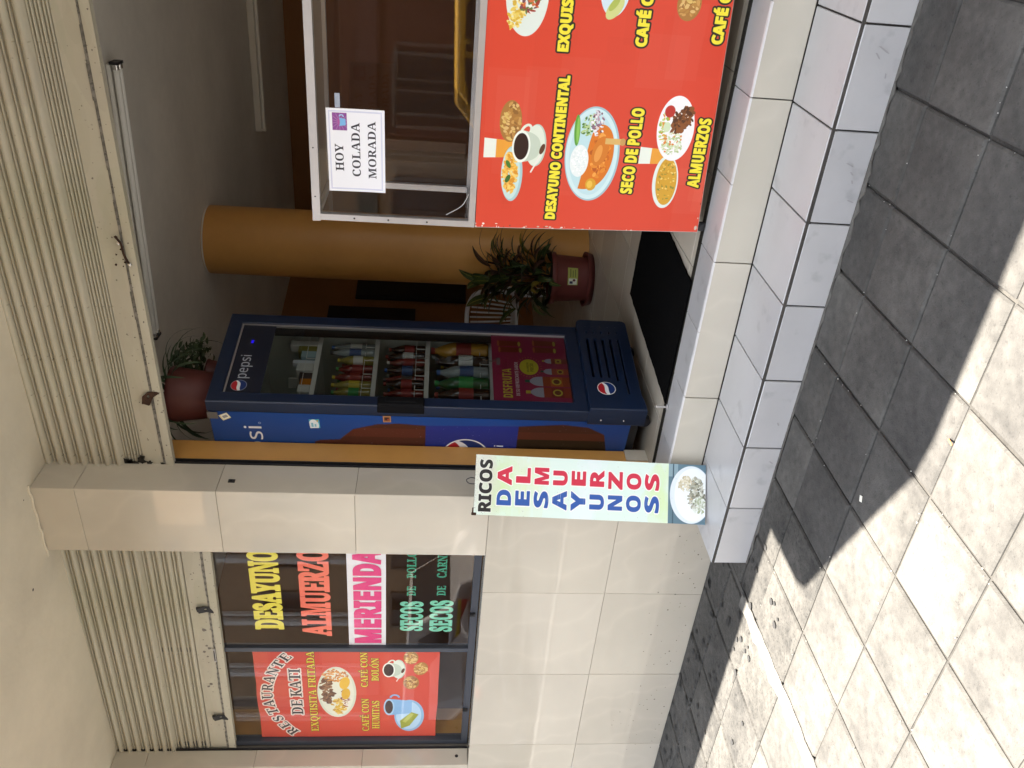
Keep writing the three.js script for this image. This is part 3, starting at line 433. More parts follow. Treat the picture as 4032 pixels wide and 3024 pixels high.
    const bot = (x, y, k, cap, body, lab) => { c.save(); c.translate(x, y); c.scale(k, k); c.fillStyle = cap; c.fillRect(-22, -250, 44, 52); c.fillStyle = '#b9b3c4'; c.beginPath(); c.moveTo(-14, -200); c.lineTo(14, -200); c.bezierCurveTo(70, -160, 72, -120, 74, -60); c.lineTo(-74, -60); c.bezierCurveTo(-72, -120, -70, -160, -14, -200); c.fill(); c.fillStyle = body; c.fillRect(-74, -62, 148, 340); c.fillStyle = lab; c.fillRect(-74, 20, 148, 130); ell(c, 0, 85, 50, 52, 0, '#d3b93a'); ell(c, 0, 85, 34, 34, 0, '#7c3a1c'); c.restore(); };
    bot(130, 560, 0.95, '#d8c43c', '#a63c22', '#8e2a20'); bot(290, 560, 0.95, '#1f5e45', '#a8431f', '#c2601f'); bot(440, 640, 0.6, '#1f5e45', '#b04a30', '#c0603a'); bot(600, 640, 0.5, '#d8c43c', '#8e3226', '#c08a2a');
    for (const [x, y] of [[760, 200], [860, 190], [770, 560], [880, 560]]) { c.fillStyle = '#8c3420'; c.beginPath(); c.moveTo(x - 45, y - 120); c.lineTo(x + 45, y - 120); c.lineTo(x + 34, y + 120); c.lineTo(x - 34, y + 120); c.fill(); ell(c, x, y - 118, 45, 12, 0, '#c06a3a'); ell(c, x - 4, y + 100, 38, 14, 0, '#c8b64a'); } });
  mesh('glass_poster', new THREE.PlaneGeometry(0.53, 0.412).translate(0.335, Y(0.967), -0.0215), std([1, 1, 1], 0.6, { map: poT }), door);
  const hd = mesh('handle', [rbox(0.062, 0.235, 0.026, 0.010, 0.008, Y(1.645), 0.004), rbox(0.034, 0.16, 0.012, 0.006, 0.010, Y(1.645), 0.016), rbox(0.012, 0.235, 0.05, 0.005, -0.020, Y(1.645), -0.02)], std([0.005, 0.005, 0.006], 0.7, { ior: 1.2 }), door);
  // plinth with slots
  const base = sub('plinth', fr);
  { const s = new THREE.Shape(); const x0 = -0.018, x1 = 0.70, y0 = Y(0.405), y1 = Y(0.682), r = 0.03; s.moveTo(x0, y1); s.lineTo(x1 - r, y1); s.quadraticCurveTo(x1, y1, x1, y1 - r); s.lineTo(x1, y0 + r); s.quadraticCurveTo(x1, y0, x1 - r, y0); s.lineTo(x0 + 0.10, y0); s.quadraticCurveTo(x0 + 0.07, y0 - 0.012, x0, y0 - 0.012); s.closePath();
    const slot = (a, b, y, h = 0.011) => { const p = new THREE.Path(); p.moveTo(a, y - h); p.lineTo(b, y - h); p.absarc(b, y, h, -Math.PI / 2, Math.PI / 2, false); p.lineTo(a, y + h); p.absarc(a, y, h, Math.PI / 2, Math.PI * 1.5, false); s.holes.push(p); };
    slot(0.225, 0.53, Y(0.640)); slot(0.225, 0.53, Y(0.597)); slot(0.225, 0.53, Y(0.554)); slot(0.205, 0.53, Y(0.511)); slot(0.10, 0.53, Y(0.466), 0.009);
    for (const y of [0.640, 0.597, 0.554, 0.511, 0.466]) { slot(0.585, 0.596, Y(y), 0.008); slot(0.645, 0.648, Y(y), 0.005); }
    const g = new THREE.ExtrudeGeometry(s, { depth: 0.10, bevelEnabled: true, bevelSize: 0.006, bevelThickness: 0.008, bevelSegments: 2 }); g.translate(0, 0, -0.08); mesh('grille', g, navy, base);
    mesh('grille_backing', b2(0.01, 0.68, Y(0.42), Y(0.67), -0.09, -0.082), black, base); }
  const lgT = canvasTex(256, 256, (c) => { c.clearRect(0, 0, 256, 256); globe(c, 128, 128, 124); });
  mesh('emblem', new THREE.CircleGeometry(0.050, 36).translate(0.132, Y(0.583), 0.0295), std([1, 1, 1], 0.4, { map: lgT }), base);
  mesh('screw', [0.50, 0.62].map((y) => new THREE.SphereGeometry(0.005, 8, 6).translate(-0.025, Y(y), -0.05)), M.chrome, base);
  for (const [x, z] of [[0.05, -0.12], [0.60, -0.12], [0.05, -0.54], [0.60, -0.54]]) { const k = sub('caster', fr, [x, 0, z]); mesh('wheel', cyl(0.034, 0.034, 0.03, 18).rotateZ(Math.PI / 2).translate(0, 0.034, 0), M.rubber, k); mesh('fork', bx(0.045, 0.06, 0.04, 0, 0.085, 0.004), M.blackMetal, k); }
  mesh('bottom_frame', bx(0.62, 0.05, 0.5, 0.33, Y(0.425), -0.35), M.blackMetal, fr);
  // shelves
  for (const [y, solid] of [[2.112, 1], [1.80, 0], [1.522, 0], [1.17, 0], [0.80, 0]]) { const sh = sub('shelf', fr); mesh('front_strip', bx(0.555, 0.024, 0.006, 0.325, Y(y), -0.095), M.white, sh); const rods = []; for (let i = 0; i < 14; i++) rods.push(bx(0.003, 0.003, 0.46, 0.06 + i * 0.041, Y(y) + 0.008, -0.33)); mesh('wire', rods, M.white, sh); mesh('divider', [0, 1, 2, 3, 4].map((i) => [bx(0.004, 0.055, 0.004, 0.10 + i * 0.11, Y(y) + 0.035, -0.10), bx(0.10, 0.003, 0.003, 0.15 + i * 0.11, Y(y) + 0.062, -0.10)]).flat(), M.white, sh); }
}
// drinks on the shelves
{
  const plast = (c, r = 0.15) => std(c, r, { clearcoat: 0.6 }); let id = 0;
  const cola = plast([0.03, 0.012, 0.01]), amber = plast([0.55, 0.28, 0.04]), green = plast([0.02, 0.12, 0.04]), clear = plast([0.30, 0.35, 0.37]), red = plast([0.17, 0.018, 0.018]), yel = plast([0.30, 0.26, 0.06]), orange = plast([0.6, 0.2, 0.02]);
  const labR = std([0.28, 0.025, 0.025], 0.5), labG = std([0.03, 0.30, 0.07], 0.5), labB = std([0.04, 0.09, 0.24], 0.5), labW = std([0.7, 0.7, 0.68], 0.5), labY = std([0.62, 0.5, 0.05], 0.5), labK = std([0.03, 0.03, 0.04], 0.5);
  const capY = std([0.65, 0.5, 0.03], 0.5), capW = labW, capB = std([0.03, 0.15, 0.5], 0.5), capR = labR, capG = labG, capK = labK;
  function bottle(label, s, y, z, h, r, body, lab, cap, grp) {
    const o = thing('drink_bottle', label, 'bottle', fridgeAt(s, y - FY, z), rnd() * 3, grp);
    mesh('body', lathe([[0.001, 0], [r * 0.92, 0.001], [r, h * 0.04], [r * 0.97, h * 0.2], [r, h * 0.28], [r, h * 0.6], [r * 0.9, h * 0.68], [r * 0.55, h * 0.82], [r * 0.34, h * 0.89], [r * 0.34, h * 0.93]], 18), body, o);
    mesh('label', lathe([[r * 1.012, h * 0.30], [r * 1.012, h * 0.56]], 18), lab, o); mesh('cap', cyl(r * 0.37, r * 0.37, h * 0.065, 14, 0, h * 0.955, 0), cap, o);
  }
  const low = 'bottles on the fridge shelf just above the pink poster', mid = 'bottles on the middle fridge shelf', up = 'bottles on the second fridge shelf from the top';
  const Z = -0.13;
  bottle('large amber soda bottle with red label, right end above the pink poster', 0.565, 1.182, Z, 0.325, 0.052, amber, labR, capR, low);
  bottle('green soda bottle with green label above the pink poster', 0.295, 1.182, Z, 0.30, 0.044, green, labG, capG, low);
  bottle('dark cola bottle with red label, left end above the pink poster', 0.205, 1.182, Z, 0.30, 0.044, cola, labR, capR, low);
  bottle('clear bottle beside the green soda above the pink poster', 0.385, 1.182, Z, 0.29, 0.042, clear, labB, capB, low);
  bottle('dark cola bottle with pale label next to the amber bottle', 0.472, 1.182, Z, 0.30, 0.044, cola, labW, capK, low);
  bottle('dark cola bottle behind the row above the pink poster', 0.43, 1.182, Z - 0.12, 0.30, 0.044, cola, labK, capK, low);
  const midC = [[red, labR, capR], [cola, labR, capR], [red, labK, capK], [cola, labB, capB], [red, labR, capW], [cola, labW, capR], [cola, labR, capR]], ord = ['first', 'second', 'third', 'fourth', 'fifth', 'sixth', 'seventh'];
  midC.forEach(([b, l, c], i) => bottle(`${b === red ? 'red' : 'dark'} drink bottle, ${ord[i]} from the handle on the middle shelf`, 0.205 + i * 0.061, 1.534, Z + rr(-0.015, 0.015), rr(0.20, 0.225), 0.0285, b, l, c, mid));
  const upC = [[yel, labG, capG, 'yellow green'], [yel, labY, capY, 'yellow'], [red, labR, capY, 'red'], [red, labR, capG, 'red green capped'], [yel, labW, capY, 'pale yellow'], [clear, labB, capK, 'blue labelled'], [clear, labW, capB, 'clear water']];
  upC.forEach(([b, l, c, n], i) => bottle(`${n} bottle, ${ord[i]} from the handle on the second shelf from the top`, 0.205 + i * 0.061, 1.812, Z + rr(-0.015, 0.015), i > 4 ? 0.245 : rr(0.19, 0.22), 0.0285, b, l, c, up));
  const back = 'bottles in the back rows of the fridge';
  for (const [y, h, n] of [[1.182, 0.28, 6], [1.534, 0.215, 7], [1.812, 0.205, 7]]) for (let i = 0; i < n; i++) { const b = pick([cola, cola, red, amber, green, clear]), l = pick([labR, labB, labW, labG, labK]); bottle(`bottle in the back row, ${ord[i]} from the handle, on the ${y < 1.2 ? 'shelf above the pink poster' : y < 1.6 ? 'middle shelf' : 'second shelf from the top'}`, 0.24 + i * (n > 6 ? 0.059 : 0.066), y, -0.25 + rr(-0.02, 0.02), h * rr(0.9, 1.05), 0.0285, b, l, pick([capR, capB, capW, capY, capG]), back); }
  const top = 'packs on the top fridge shelf';
  const carton = (label, s, w, h, d, m, z = Z, r = 0) => { const o = single('drink_carton', rbox(w, h, d, 0.004, 0, h / 2, 0, 1), m, label, 'carton', top); o.position.set(...fridgeAt(0.2 + (s - 0.1) * 0.96, 2.126 - FY, z)); o.rotation.y = FA + r; };
  carton('white upright carton at the right end of the top fridge shelf', 0.475, 0.045, 0.15, 0.05, labW); carton('olive green carton beside the white carton on the top shelf', 0.425, 0.045, 0.10, 0.06, std([0.22, 0.2, 0.04], 0.5));
  carton('pale blue tub on the top fridge shelf', 0.38, 0.05, 0.08, 0.06, std([0.35, 0.5, 0.55], 0.5)); carton('slim bright white and blue can in the middle of the top shelf', 0.33, 0.028, 0.12, 0.028, std([0.75, 0.8, 0.9], 0.3));
  carton('stack of small white yogurt pots on the top fridge shelf', 0.27, 0.06, 0.09, 0.06, labW); carton('grey folded pack leaning on the top fridge shelf', 0.30, 0.02, 0.15, 0.06, std([0.4, 0.4, 0.36], 0.6), Z - 0.12, 0.4);
  carton('dark small tub left of the yogurt pots', 0.205, 0.05, 0.07, 0.05, labK); carton('orange lidded tub near the handle on the top shelf', 0.155, 0.05, 0.06, 0.05, orange); carton('white round tub at the handle end of the top shelf', 0.10, 0.055, 0.065, 0.055, labW);
}

// ---------- plants ----------
function leafGeo(len, w, rise, droop, n = 8, fold = 0.25) {
  const P = [], uv = [], rows = []; let x = 0, y = 0;
  for (let i = 0; i <= n; i++) { const t = i / n, a = rise - droop * t, q = w / 2 * Math.pow(Math.sin(Math.PI * Math.min(0.995, 0.04 + t * 0.95)), 0.75) * (1 - 0.25 * t); rows.push([[x, y + q * fold, -q], [x, y, 0], [x, y + q * fold, q], t]); x += Math.cos(a) * len / n; y += Math.sin(a) * len / n; }
  for (let i = 0; i < n; i++) for (let k = 0; k < 2; k++) { const a = rows[i][k], b = rows[i][k + 1], c = rows[i + 1][k + 1], d = rows[i + 1][k], t0 = rows[i][3], t1 = rows[i + 1][3], u0 = k / 2, u1 = (k + 1) / 2; P.push(...a, ...b, ...c, ...a, ...c, ...d); uv.push(t0, u0, t0, u1, t1, u1, t0, u0, t1, u1, t1, u0); }
  const g = new THREE.BufferGeometry(); g.setAttribute('position', new THREE.Float32BufferAttribute(P, 3)); g.setAttribute('uv', new THREE.Float32BufferAttribute(uv, 2)); g.computeVertexNormals(); return g;
}
const leafTex = (bg, rib, spots) => canvasTex(256, 64, (c, w, h) => { c.fillStyle = bg; c.fillRect(0, 0, w, h); c.fillStyle = rib; c.fillRect(0, h / 2 - 3, w, 6); c.strokeStyle = rib; c.lineWidth = 2; for (let i = 0; i < 16; i++) { c.globalAlpha = 0.6; c.beginPath(); c.moveTo(i * 16, h / 2); c.lineTo(i * 16 + 22, 2); c.moveTo(i * 16, h / 2); c.lineTo(i * 16 + 22, h - 2); c.stroke(); } for (let i = 0; i < 60; i++) { c.globalAlpha = 0.5; ell(c, rr(0, w), rr(0, h), rr(1, 5), rr(1, 3), 0, spots); } });
const side2 = { side: THREE.DoubleSide };
const LM = {
  croton: [std([1, 1, 1], 0.4, { map: leafTex('#2c3f1e', '#8f8b3c', '#6f7a30'), ...side2 }), std([1, 1, 1], 0.4, { map: leafTex('#24351c', '#5d6a34', '#37451f'), ...side2 }), std([1, 1, 1], 0.4, { map: leafTex('#3a2a1e', '#6e4038', '#542a26'), ...side2 })],
  yellow: std([1, 1, 1], 0.45, { map: leafTex('#8a7a2c', '#a89a3a', '#5e5a20'), ...side2 }),
  spider: std([0.05, 0.085, 0.04], 0.5, side2), bush: std([0.045, 0.07, 0.028], 0.6, side2), soil: std([0.03, 0.022, 0.016], 1),
};
const potRed = std([0.17, 0.035, 0.028], 0.5, { map: tPaint }), potDark = std([0.12, 0.03, 0.026], 0.55, { map: tPaint });
{
  // croton on the floor
  const p = thing('potted_croton', 'bushy variegated plant in a maroon pot at the foot of the ochre column', 'potted plant', [-2.60, FY, -2.50]);
  const pot = mesh('pot', lathe([[0.001, 0], [0.17, 0.002], [0.175, 0.02], [0.16, 0.05], [0.175, 0.27], [0.192, 0.275], [0.195, 0.31], [0.18, 0.312], [0.175, 0.28], [0.001, 0.275]], 32), potRed, p);
  mesh('saucer', lathe([[0.001, 0.001], [0.19, 0.002], [0.205, 0.05], [0.197, 0.052], [0.18, 0.012]], 32), potRed, p); mesh('soil', cyl(0.172, 0.172, 0.01, 24, 0, 0.283, 0), LM.soil, p);
  const stT = canvasTex(128, 64, (c) => { c.fillStyle = '#a7ad52'; c.fillRect(0, 0, 128, 64); c.fillStyle = '#dfe2d0'; c.fillRect(4, 6, 44, 52); c.fillStyle = '#30334a'; c.fillRect(10, 12, 18, 20); ell(c, 36, 40, 9, 9, 0, '#5c2a2a'); c.fillStyle = '#6b7430'; c.fillRect(58, 14, 60, 7); c.fillRect(58, 30, 50, 6); c.fillRect(58, 44, 56, 6); });
  { const g = new THREE.CylinderGeometry(0.1735, 0.169, 0.075, 16, 1, true, 0.15, 0.75); g.translate(0, 0.16, 0); const m = mesh('price_sticker', g, std([1, 1, 1], 0.6, { map: stT }), p); m.userData.label = 'yellow green price sticker'; }
  const G = [leafGeo(0.21, 0.062, 1.1, 1.2), leafGeo(0.20, 0.075, 1.0, 0.8), leafGeo(0.24, 0.06, 1.25, 1.8), leafGeo(0.17, 0.065, 0.8, 1.2), leafGeo(0.34, 0.018, 0.8, 1.6)];
  for (let s = 0; s < 6; s++) { const a = s * 1.05, st = mesh('stem', tube([[0, 0.28, 0], [Math.cos(a) * 0.05, 0.45, Math.sin(a) * 0.05], [Math.cos(a) * 0.12, 0.62 + (s % 3) * 0.09, Math.sin(a) * 0.12]], 0.008, 10, 6), M.rust, p); }
  for (let i = 0; i < 170; i++) { const a = i * 2.399, h = 0.27 + Math.pow(rnd(), 0.9) * 0.50, q = 0.03 + rnd() * 0.15; const m = mesh('leaf', i % 24 === 8 ? G[4] : pick(G.slice(0, 4)), rnd() < 0.05 ? LM.yellow : pick(LM.croton), p); m.position.set(Math.cos(a) * q, h, -Math.sin(a) * q); m.rotation.set(rr(-0.4, 0.4), a + rr(-0.3, 0.3), rr(-0.5, 0.3) - (h < 0.45 ? 0.4 : 0)); m.scale.setScalar(rr(0.75, 1.1)); }
  // long leaves reaching toward the doorway
  for (const [h, a, r] of [[0.5, -0.15, -0.2], [0.46, 0.1, 0.0], [0.62, 0.3, 0.1], [0.42, -0.4, -0.3]]) { const m = mesh('leaf', G[4], LM.croton[1], p); m.position.set(0.1, h, 0.03); m.rotation.set(0.3, a, r); m.scale.setScalar(1.0); }
  for (const [x, y, z, a, r] of [[-0.16, 0.74, 0.05, 2.6, 0.25], [-0.03, 0.78, 0.02, 1.2, 0.5], [-0.22, 0.55, 0.1, 3.0, -0.1]]) { const m = mesh('leaf', G[1], LM.croton[0], p); m.position.set(x, y, z); m.rotation.set(0, a, r); m.scale.setScalar(1.15); }
  // pots on top of the fridge
  const [ax, , az] = fridgeAt(0.21, 0, -0.185), fy = 2.60;
  const a = thing('potted_spider_plant', 'maroon pot with long thin drooping leaves on top of the blue fridge', 'potted plant', [ax, fy, az]);
  mesh('pot', lathe([[0.001, 0], [0.115, 0.001], [0.142, 0.20], [0.148, 0.21], [0.148, 0.235], [0.138, 0.236], [0.134, 0.21], [0.001, 0.205]], 32), potDark, a); mesh('soil', cyl(0.132, 0.132, 0.01, 24, 0, 0.208, 0), LM.soil, a);
  const S = [leafGeo(0.34, 0.022, 0.9, 2.4, 10), leafGeo(0.30, 0.026, 0.6, 2.2, 10), leafGeo(0.40, 0.018, 0.7, 2.7, 12), leafGeo(0.22, 0.03, 0.9, 1.4, 8)];
  for (let i = 0; i < 34; i++) { const m = mesh('leaf', pick(S), LM.spider, a), t = i * 2.399; m.position.set(Math.cos(t) * rr(0.01, 0.10), 0.21, -Math.sin(t) * rr(0.01, 0.10)); m.rotation.set(rr(-0.3, 0.3), t + rr(-0.4, 0.4), rr(-0.35, 0.1)); }
  for (const [t, rz, k] of [[0.5, -0.2, 1.0], [0.9, -0.4, 0.9], [0.2, 0.1, 0.9], [1.2, 0.05, 0.8], [3.6, -1.0, 0.9], [3.9, -1.1, 0.8]]) { const m = mesh('leaf', S[2], LM.spider, a); m.position.set(Math.cos(t) * 0.12, 0.2, -Math.sin(t) * 0.12); m.rotation.set(0, t, rz); m.scale.setScalar(k); }
  const [bx0, , bz0] = fridgeAt(0.43, 0, -0.24);
  const b = thing('potted_bush', 'small leafy bush behind the thin leaved plant on the fridge', 'potted plant', [bx0, fy, bz0]);
  mesh('pot', lathe([[0.001, 0], [0.06, 0.001], [0.08, 0.10], [0.085, 0.11], [0.07, 0.11], [0.001, 0.10]], 20), potDark, b);
  const lg = [], L = leafGeo(0.045, 0.022, 0.3, 0.8, 3); for (let i = 0; i < 420; i++) { const g = L.clone(), th = rnd() * 6.28, ph = Math.acos(rr(-0.4, 1)), q = 0.05 + 0.11 * Math.cbrt(rnd()); g.rotateX(rnd() * 6); g.rotateY(rnd() * 6); g.translate(Math.sin(ph) * Math.cos(th) * q * 1.25, 0.17 + Math.cos(ph) * q * 0.85, Math.sin(ph) * Math.sin(th) * q * 1.1); lg.push(g); }
  const fo = mesh('foliage', lg, LM.bush, b); fo.userData.kind = 'stuff';
}

// ---------- mat, chair ----------
{
  const tMat = dataTex(256, (i, x, y) => { const k = (y * 2 % 512) * 512 + (x * 2 % 512), v = 0.55 + (N5[k] - 0.5) * 0.9 + ((y >> 2) % 2 ? 0.05 : -0.05); return [v, v, v]; }, 0.25);
  const s = new THREE.Shape(); const P = [[-2.205, 0.226], [-1.545, 0.212], [-1.455, 1.20], [-2.105, 1.245]]; const jag = []; for (let i = 0; i < 4; i++) { const [x0, y0] = P[i], [x1, y1] = P[(i + 1) % 4]; for (let k = 0; k < 26; k++) { const t = k / 26; jag.push(new THREE.Vector2(x0 + (x1 - x0) * t + rr(-0.004, 0.004), y0 + (y1 - y0) * t + rr(-0.004, 0.004))); } }
  s.setFromPoints(jag); const g = new THREE.ExtrudeGeometry(s, { depth: 0.008, bevelEnabled: false }); g.rotateX(-Math.PI / 2);
  single('door_mat', g, std([0.011, 0.011, 0.0115], 1.0, { specularIntensity: 0.2, ior: 1.4, map: tMat, bumpMap: tMat, bumpScale: 0.003 }), 'worn black fibre mat lying inside the doorway', 'mat', null, [0, FY + 0.0015, 0]);
  // white plastic chair
  const c = thing('plastic_chair', 'white plastic chair with slatted back behind the potted plant', 'chair', [-3.46, FY, -3.55], 0.35);
  mesh('seat', rbox(0.44, 0.03, 0.42, 0.012, 0, 0.43, 0), M.whitePlastic, c);
  for (const [x, z] of [[-0.2, -0.18], [0.2, -0.18], [-0.2, 0.18], [0.2, 0.18]]) mesh('leg', new THREE.CylinderGeometry(0.024, 0.018, 0.43, 8).rotateX(-z * 0.3).rotateZ(x * 0.25).translate(x * 1.05, 0.213, z * 1.08), M.whitePlastic, c);
  const back = sub('backrest', c); // toward the camera side
  mesh('top_rail', tube([[-0.21, 0.46, 0.20], [-0.225, 0.62, 0.235], [-0.20, 0.80, 0.265], [-0.10, 0.862, 0.285], [0, 0.872, 0.29], [0.10, 0.862, 0.285], [0.20, 0.80, 0.265], [0.225, 0.62, 0.235], [0.21, 0.46, 0.20]], 0.020, 48, 8), M.whitePlastic, back);
  for (let i = -4; i <= 4; i++) mesh('slat', tube([[i * 0.030, 0.47, 0.20], [i * 0.038, 0.65, 0.25], [i * 0.043, 0.845 - Math.abs(i) * 0.006, 0.282]], 0.0085, 10, 6), M.whitePlastic, back);
  for (const x of [-1, 1]) mesh('armrest', tube([[x * 0.215, 0.66, 0.23], [x * 0.26, 0.665, 0.05], [x * 0.25, 0.65, -0.16], [x * 0.225, 0.45, -0.18]], 0.017, 24, 8), M.whitePlastic, c);
}

// ---------- food pictures for the printed menus ----------
const RED = '#d6452f';
function juice(c, x, y, w, h) { c.fillStyle = '#e9efe2'; c.beginPath(); c.moveTo(x - w / 2, y - h); c.lineTo(x + w / 2, y - h); c.lineTo(x + w * 0.40, y); c.lineTo(x - w * 0.40, y); c.fill(); c.fillStyle = '#e8a03a'; c.beginPath(); c.moveTo(x - w * 0.46, y - h * 0.62); c.lineTo(x + w * 0.46, y - h * 0.62); c.lineTo(x + w * 0.40, y); c.lineTo(x - w * 0.40, y); c.fill(); }
function cupPic(c, x, y, k, col = '#dfe8d8', coffee = '#2c1512') { c.save(); c.translate(x, y); c.scale(k, k); ell(c, 8, 42, 92, 44, 0, '#bcd0c0'); ell(c, 8, 38, 88, 41, 0, col); c.lineWidth = 11; c.strokeStyle = col; c.beginPath(); c.ellipse(66, -6, 30, 18, 0.5, 0, 7); c.stroke(); c.fillStyle = '#c5d2c0'; c.beginPath(); c.moveTo(-68, -20); c.bezierCurveTo(-60, 50, -30, 62, 0, 62); c.bezierCurveTo(40, 62, 62, 40, 70, -20); c.fill(); ell(c, 0, -22, 70, 40, 0, '#eef3e8'); ell(c, 0, -22, 58, 32, 0, coffee); c.strokeStyle = '#e8e6dc'; c.lineWidth = 7; c.beginPath(); c.moveTo(-112, 28); c.lineTo(-30, 66); c.stroke(); ell(c, -6, 70, 24, 10, 0.3, '#5d3a26'); c.restore(); }
function bread(c, x, y, a, b, r) { ell(c, x, y, a, b, r, '#a9773a'); splat(c, x, y, a * 0.85, b * 0.85, r, 60, ['#c99a56', '#b5833f', '#dcb877', '#8f6230', '#d9b96a'], 4, 14); }

// ---------- red snack cart ----------
{
  const k = 1000, X0 = -1.318, Y1 = 1.338, W = 1.36, H = 0.975;
  const banner = canvasTex(1904, 1365, (c, w, h) => {
    c.scale(1.4, 1.4); const X = (x) => (x - X0) * k, Y = (y) => (Y1 - y) * k; c.fillStyle = RED; c.fillRect(0, 0, w, h);
    for (let i = 0; i < 30; i++) { c.globalAlpha = 0.03; c.fillStyle = pick(['#ffffff', '#8a1510']); c.fillRect(rr(0, 1300), rr(0, 960), rr(60, 400), rr(40, 200)); } c.globalAlpha = 1;
    const F = { font: 'bold 100px sans-serif', stroke: '#26241c', sw: 19, fat: 5 }, yl = '#f2e23c';
    juice(c, X(-0.978), Y(1.19), 80, 128); ell(c, X(-1.08), Y(1.198), 115, 44, -0.03, '#a9cdd0'); ell(c, X(-1.08), Y(1.203), 106, 38, -0.03, '#c6e0de'); splat(c, X(-1.075), Y(1.205), 88, 28, -0.03, 150, ['#e7a83a', '#f0bf55', '#d8922c', '#f3cf72'], 5, 13); ell(c, X(-1.10), Y(1.213), 18, 9, 0.4, '#3d6a2c'); ell(c, X(-1.04), Y(1.215), 18, 8, -0.5, '#457a33');
    bread(c, X(-0.868), Y(1.218), 82, 44, 0); cupPic(c, X(-0.965), Y(1.148), 0.93);
    txt(c, 'DESAYUNO CONTINENTAL', X(-1.266), Y(1.003) , 585, 38, yl, F);
    // chicken plate
    ell(c, X(-0.982), Y(0.877), 193, 112, -0.03, '#9fc4cc'); ell(c, X(-0.982), Y(0.879), 186, 106, -0.03, '#cfe8ea'); ell(c, X(-0.982), Y(0.879), 168, 92, -0.03, '#bfdfe4');
    c.fillStyle = '#d9761f'; c.beginPath(); c.moveTo(X(-1.125), Y(0.92)); c.bezierCurveTo(X(-1.14), Y(0.84), X(-1.06), Y(0.79), X(-0.97), Y(0.79)); c.bezierCurveTo(X(-0.88), Y(0.79), X(-0.84), Y(0.83), X(-0.865), Y(0.875)); c.bezierCurveTo(X(-0.92), Y(0.90), X(-1.02), Y(0.90), X(-1.125), Y(0.92)); c.fill();
    splat(c, X(-0.98), Y(0.845), 90, 34, 0, 70, ['#e08a30', '#c9661a', '#eca24a', '#b8581a'], 4, 16); ell(c, X(-0.965), Y(0.845), 62, 32, 0.2, '#d27a28'); ell(c, X(-0.975), Y(0.852), 36, 14, 0.2, '#e59a48'); c.fillStyle = '#d9b26a'; c.fillRect(X(-0.935), Y(0.83), 24, 74); ell(c, X(-0.923), Y(0.758), 15, 11, 0, '#c79a58');
    ell(c, X(-1.01), Y(0.927), 66, 38, 0, '#e9f1ef'); splat(c, X(-1.01), Y(0.927), 58, 32, 0, 90, ['#ffffff', '#dfe9e8', '#f4f8f6'], 2, 6); ell(c, X(-1.105), Y(0.868), 26, 22, 0, '#d8a02c'); ell(c, X(-1.105), Y(0.872), 16, 12, 0, '#eabf4e');
    c.save(); c.translate(X(-0.887), Y(0.949)); ell(c, 0, 0, 62, 12, -0.05, '#5da03a'); ell(c, 0, 3, 52, 6, -0.05, '#8cc45c'); c.restore(); splat(c, X(-0.865), Y(0.905), 52, 24, 0.2, 60, ['#b7cf8e', '#8fb465', '#d6e2b8', '#4d7a30'], 3, 9); splat(c, X(-0.855), Y(0.868), 50, 28, 0, 60, ['#d8d3d6', '#8e6a80', '#efeef0', '#b59aa8', '#6b4a5c'], 3, 9);
    txt(c, 'SECO DE POLLO', X(-1.136), Y(0.692), 352, 46, yl, F);
    // set lunch
    juice(c, X(-0.972), Y(0.555), 70, 127); c.save(); c.translate(X(-1.078), Y(0.556)); ell(c, 0, 0, 112, 54, -0.06, '#dfeae2'); ell(c, 2, 4, 100, 44, -0.06, '#d2a032'); splat(c, 2, 4, 90, 38, 0, 60, ['#e4bc50', '#b98a28', '#ecd07a', '#8a8a3a'], 2, 7); c.restore();
    ell(c, X(-0.857), Y(0.552), 130, 76, -0.05, '#f4f3f2'); splat(c, X(-0.915), Y(0.556), 46, 42, 0, 130, ['#c9d6a6', '#dbe4c0', '#b6c890', '#e6ecd4', '#d98a3a'], 3, 8); splat(c, X(-0.82), Y(0.53), 56, 36, 0.5, 120, ['#6b3d1e', '#8a5228', '#54301a', '#7d4a26'], 5, 14); splat(c, X(-0.85), Y(0.60), 55, 18, 0, 40, ['#d7c04e', '#9ab84e', '#e0923a', '#c8d890'], 3, 10); ell(c, X(-0.79), Y(0.586), 24, 21, 0, '#b8332a'); ell(c, X(-0.852), Y(0.588), 20, 15, 0, '#d3e2bc');
    txt(c, 'ALMUERZOS', X(-1.092), Y(0.413), 284, 46, yl, F);
    // second column
    ell(c, X(-0.40), Y(1.192), 150, 80, 0, '#dfe9e0'); splat(c, X(-0.47), Y(1.225), 56, 30, 0.3, 60, ['#e8cc62', '#d8b23e', '#f2e08c'], 4, 12); splat(c, X(-0.40), Y(1.185), 70, 40, 0, 120, ['#a33a2a', '#d4713a', '#e9e4dc', '#6a7a3a', '#7a4a58', '#f3efe6'], 4, 12); splat(c, X(-0.31), Y(1.2), 50, 36, 0, 60, ['#8a5a2e', '#6b4322', '#a8743c'], 5, 14);
    txt(c, 'EXQUISITA FRITADA', X(-0.597), Y(1.022), 500, 38, yl, F);
    ell(c, X(-0.36), Y(0.868), 100, 56, 0, '#cfe4ec'); ell(c, X(-0.43), Y(0.862), 46, 24, 0.6, '#cfd48a'); ell(c, X(-0.415), Y(0.866), 30, 12, 0.6, '#aebb58'); cupPic(c, X(-0.31), Y(0.90), 0.6, '#a9cbe0');
    txt(c, 'CAFÉ CON HUMITAS', X(-0.558), Y(0.725), 520, 40, yl, F);
    bread(c, X(-0.395), Y(0.585), 60, 46, 0); bread(c, X(-0.27), Y(0.56), 55, 44, 0.3); cupPic(c, X(-0.16), Y(0.60), 0.6);
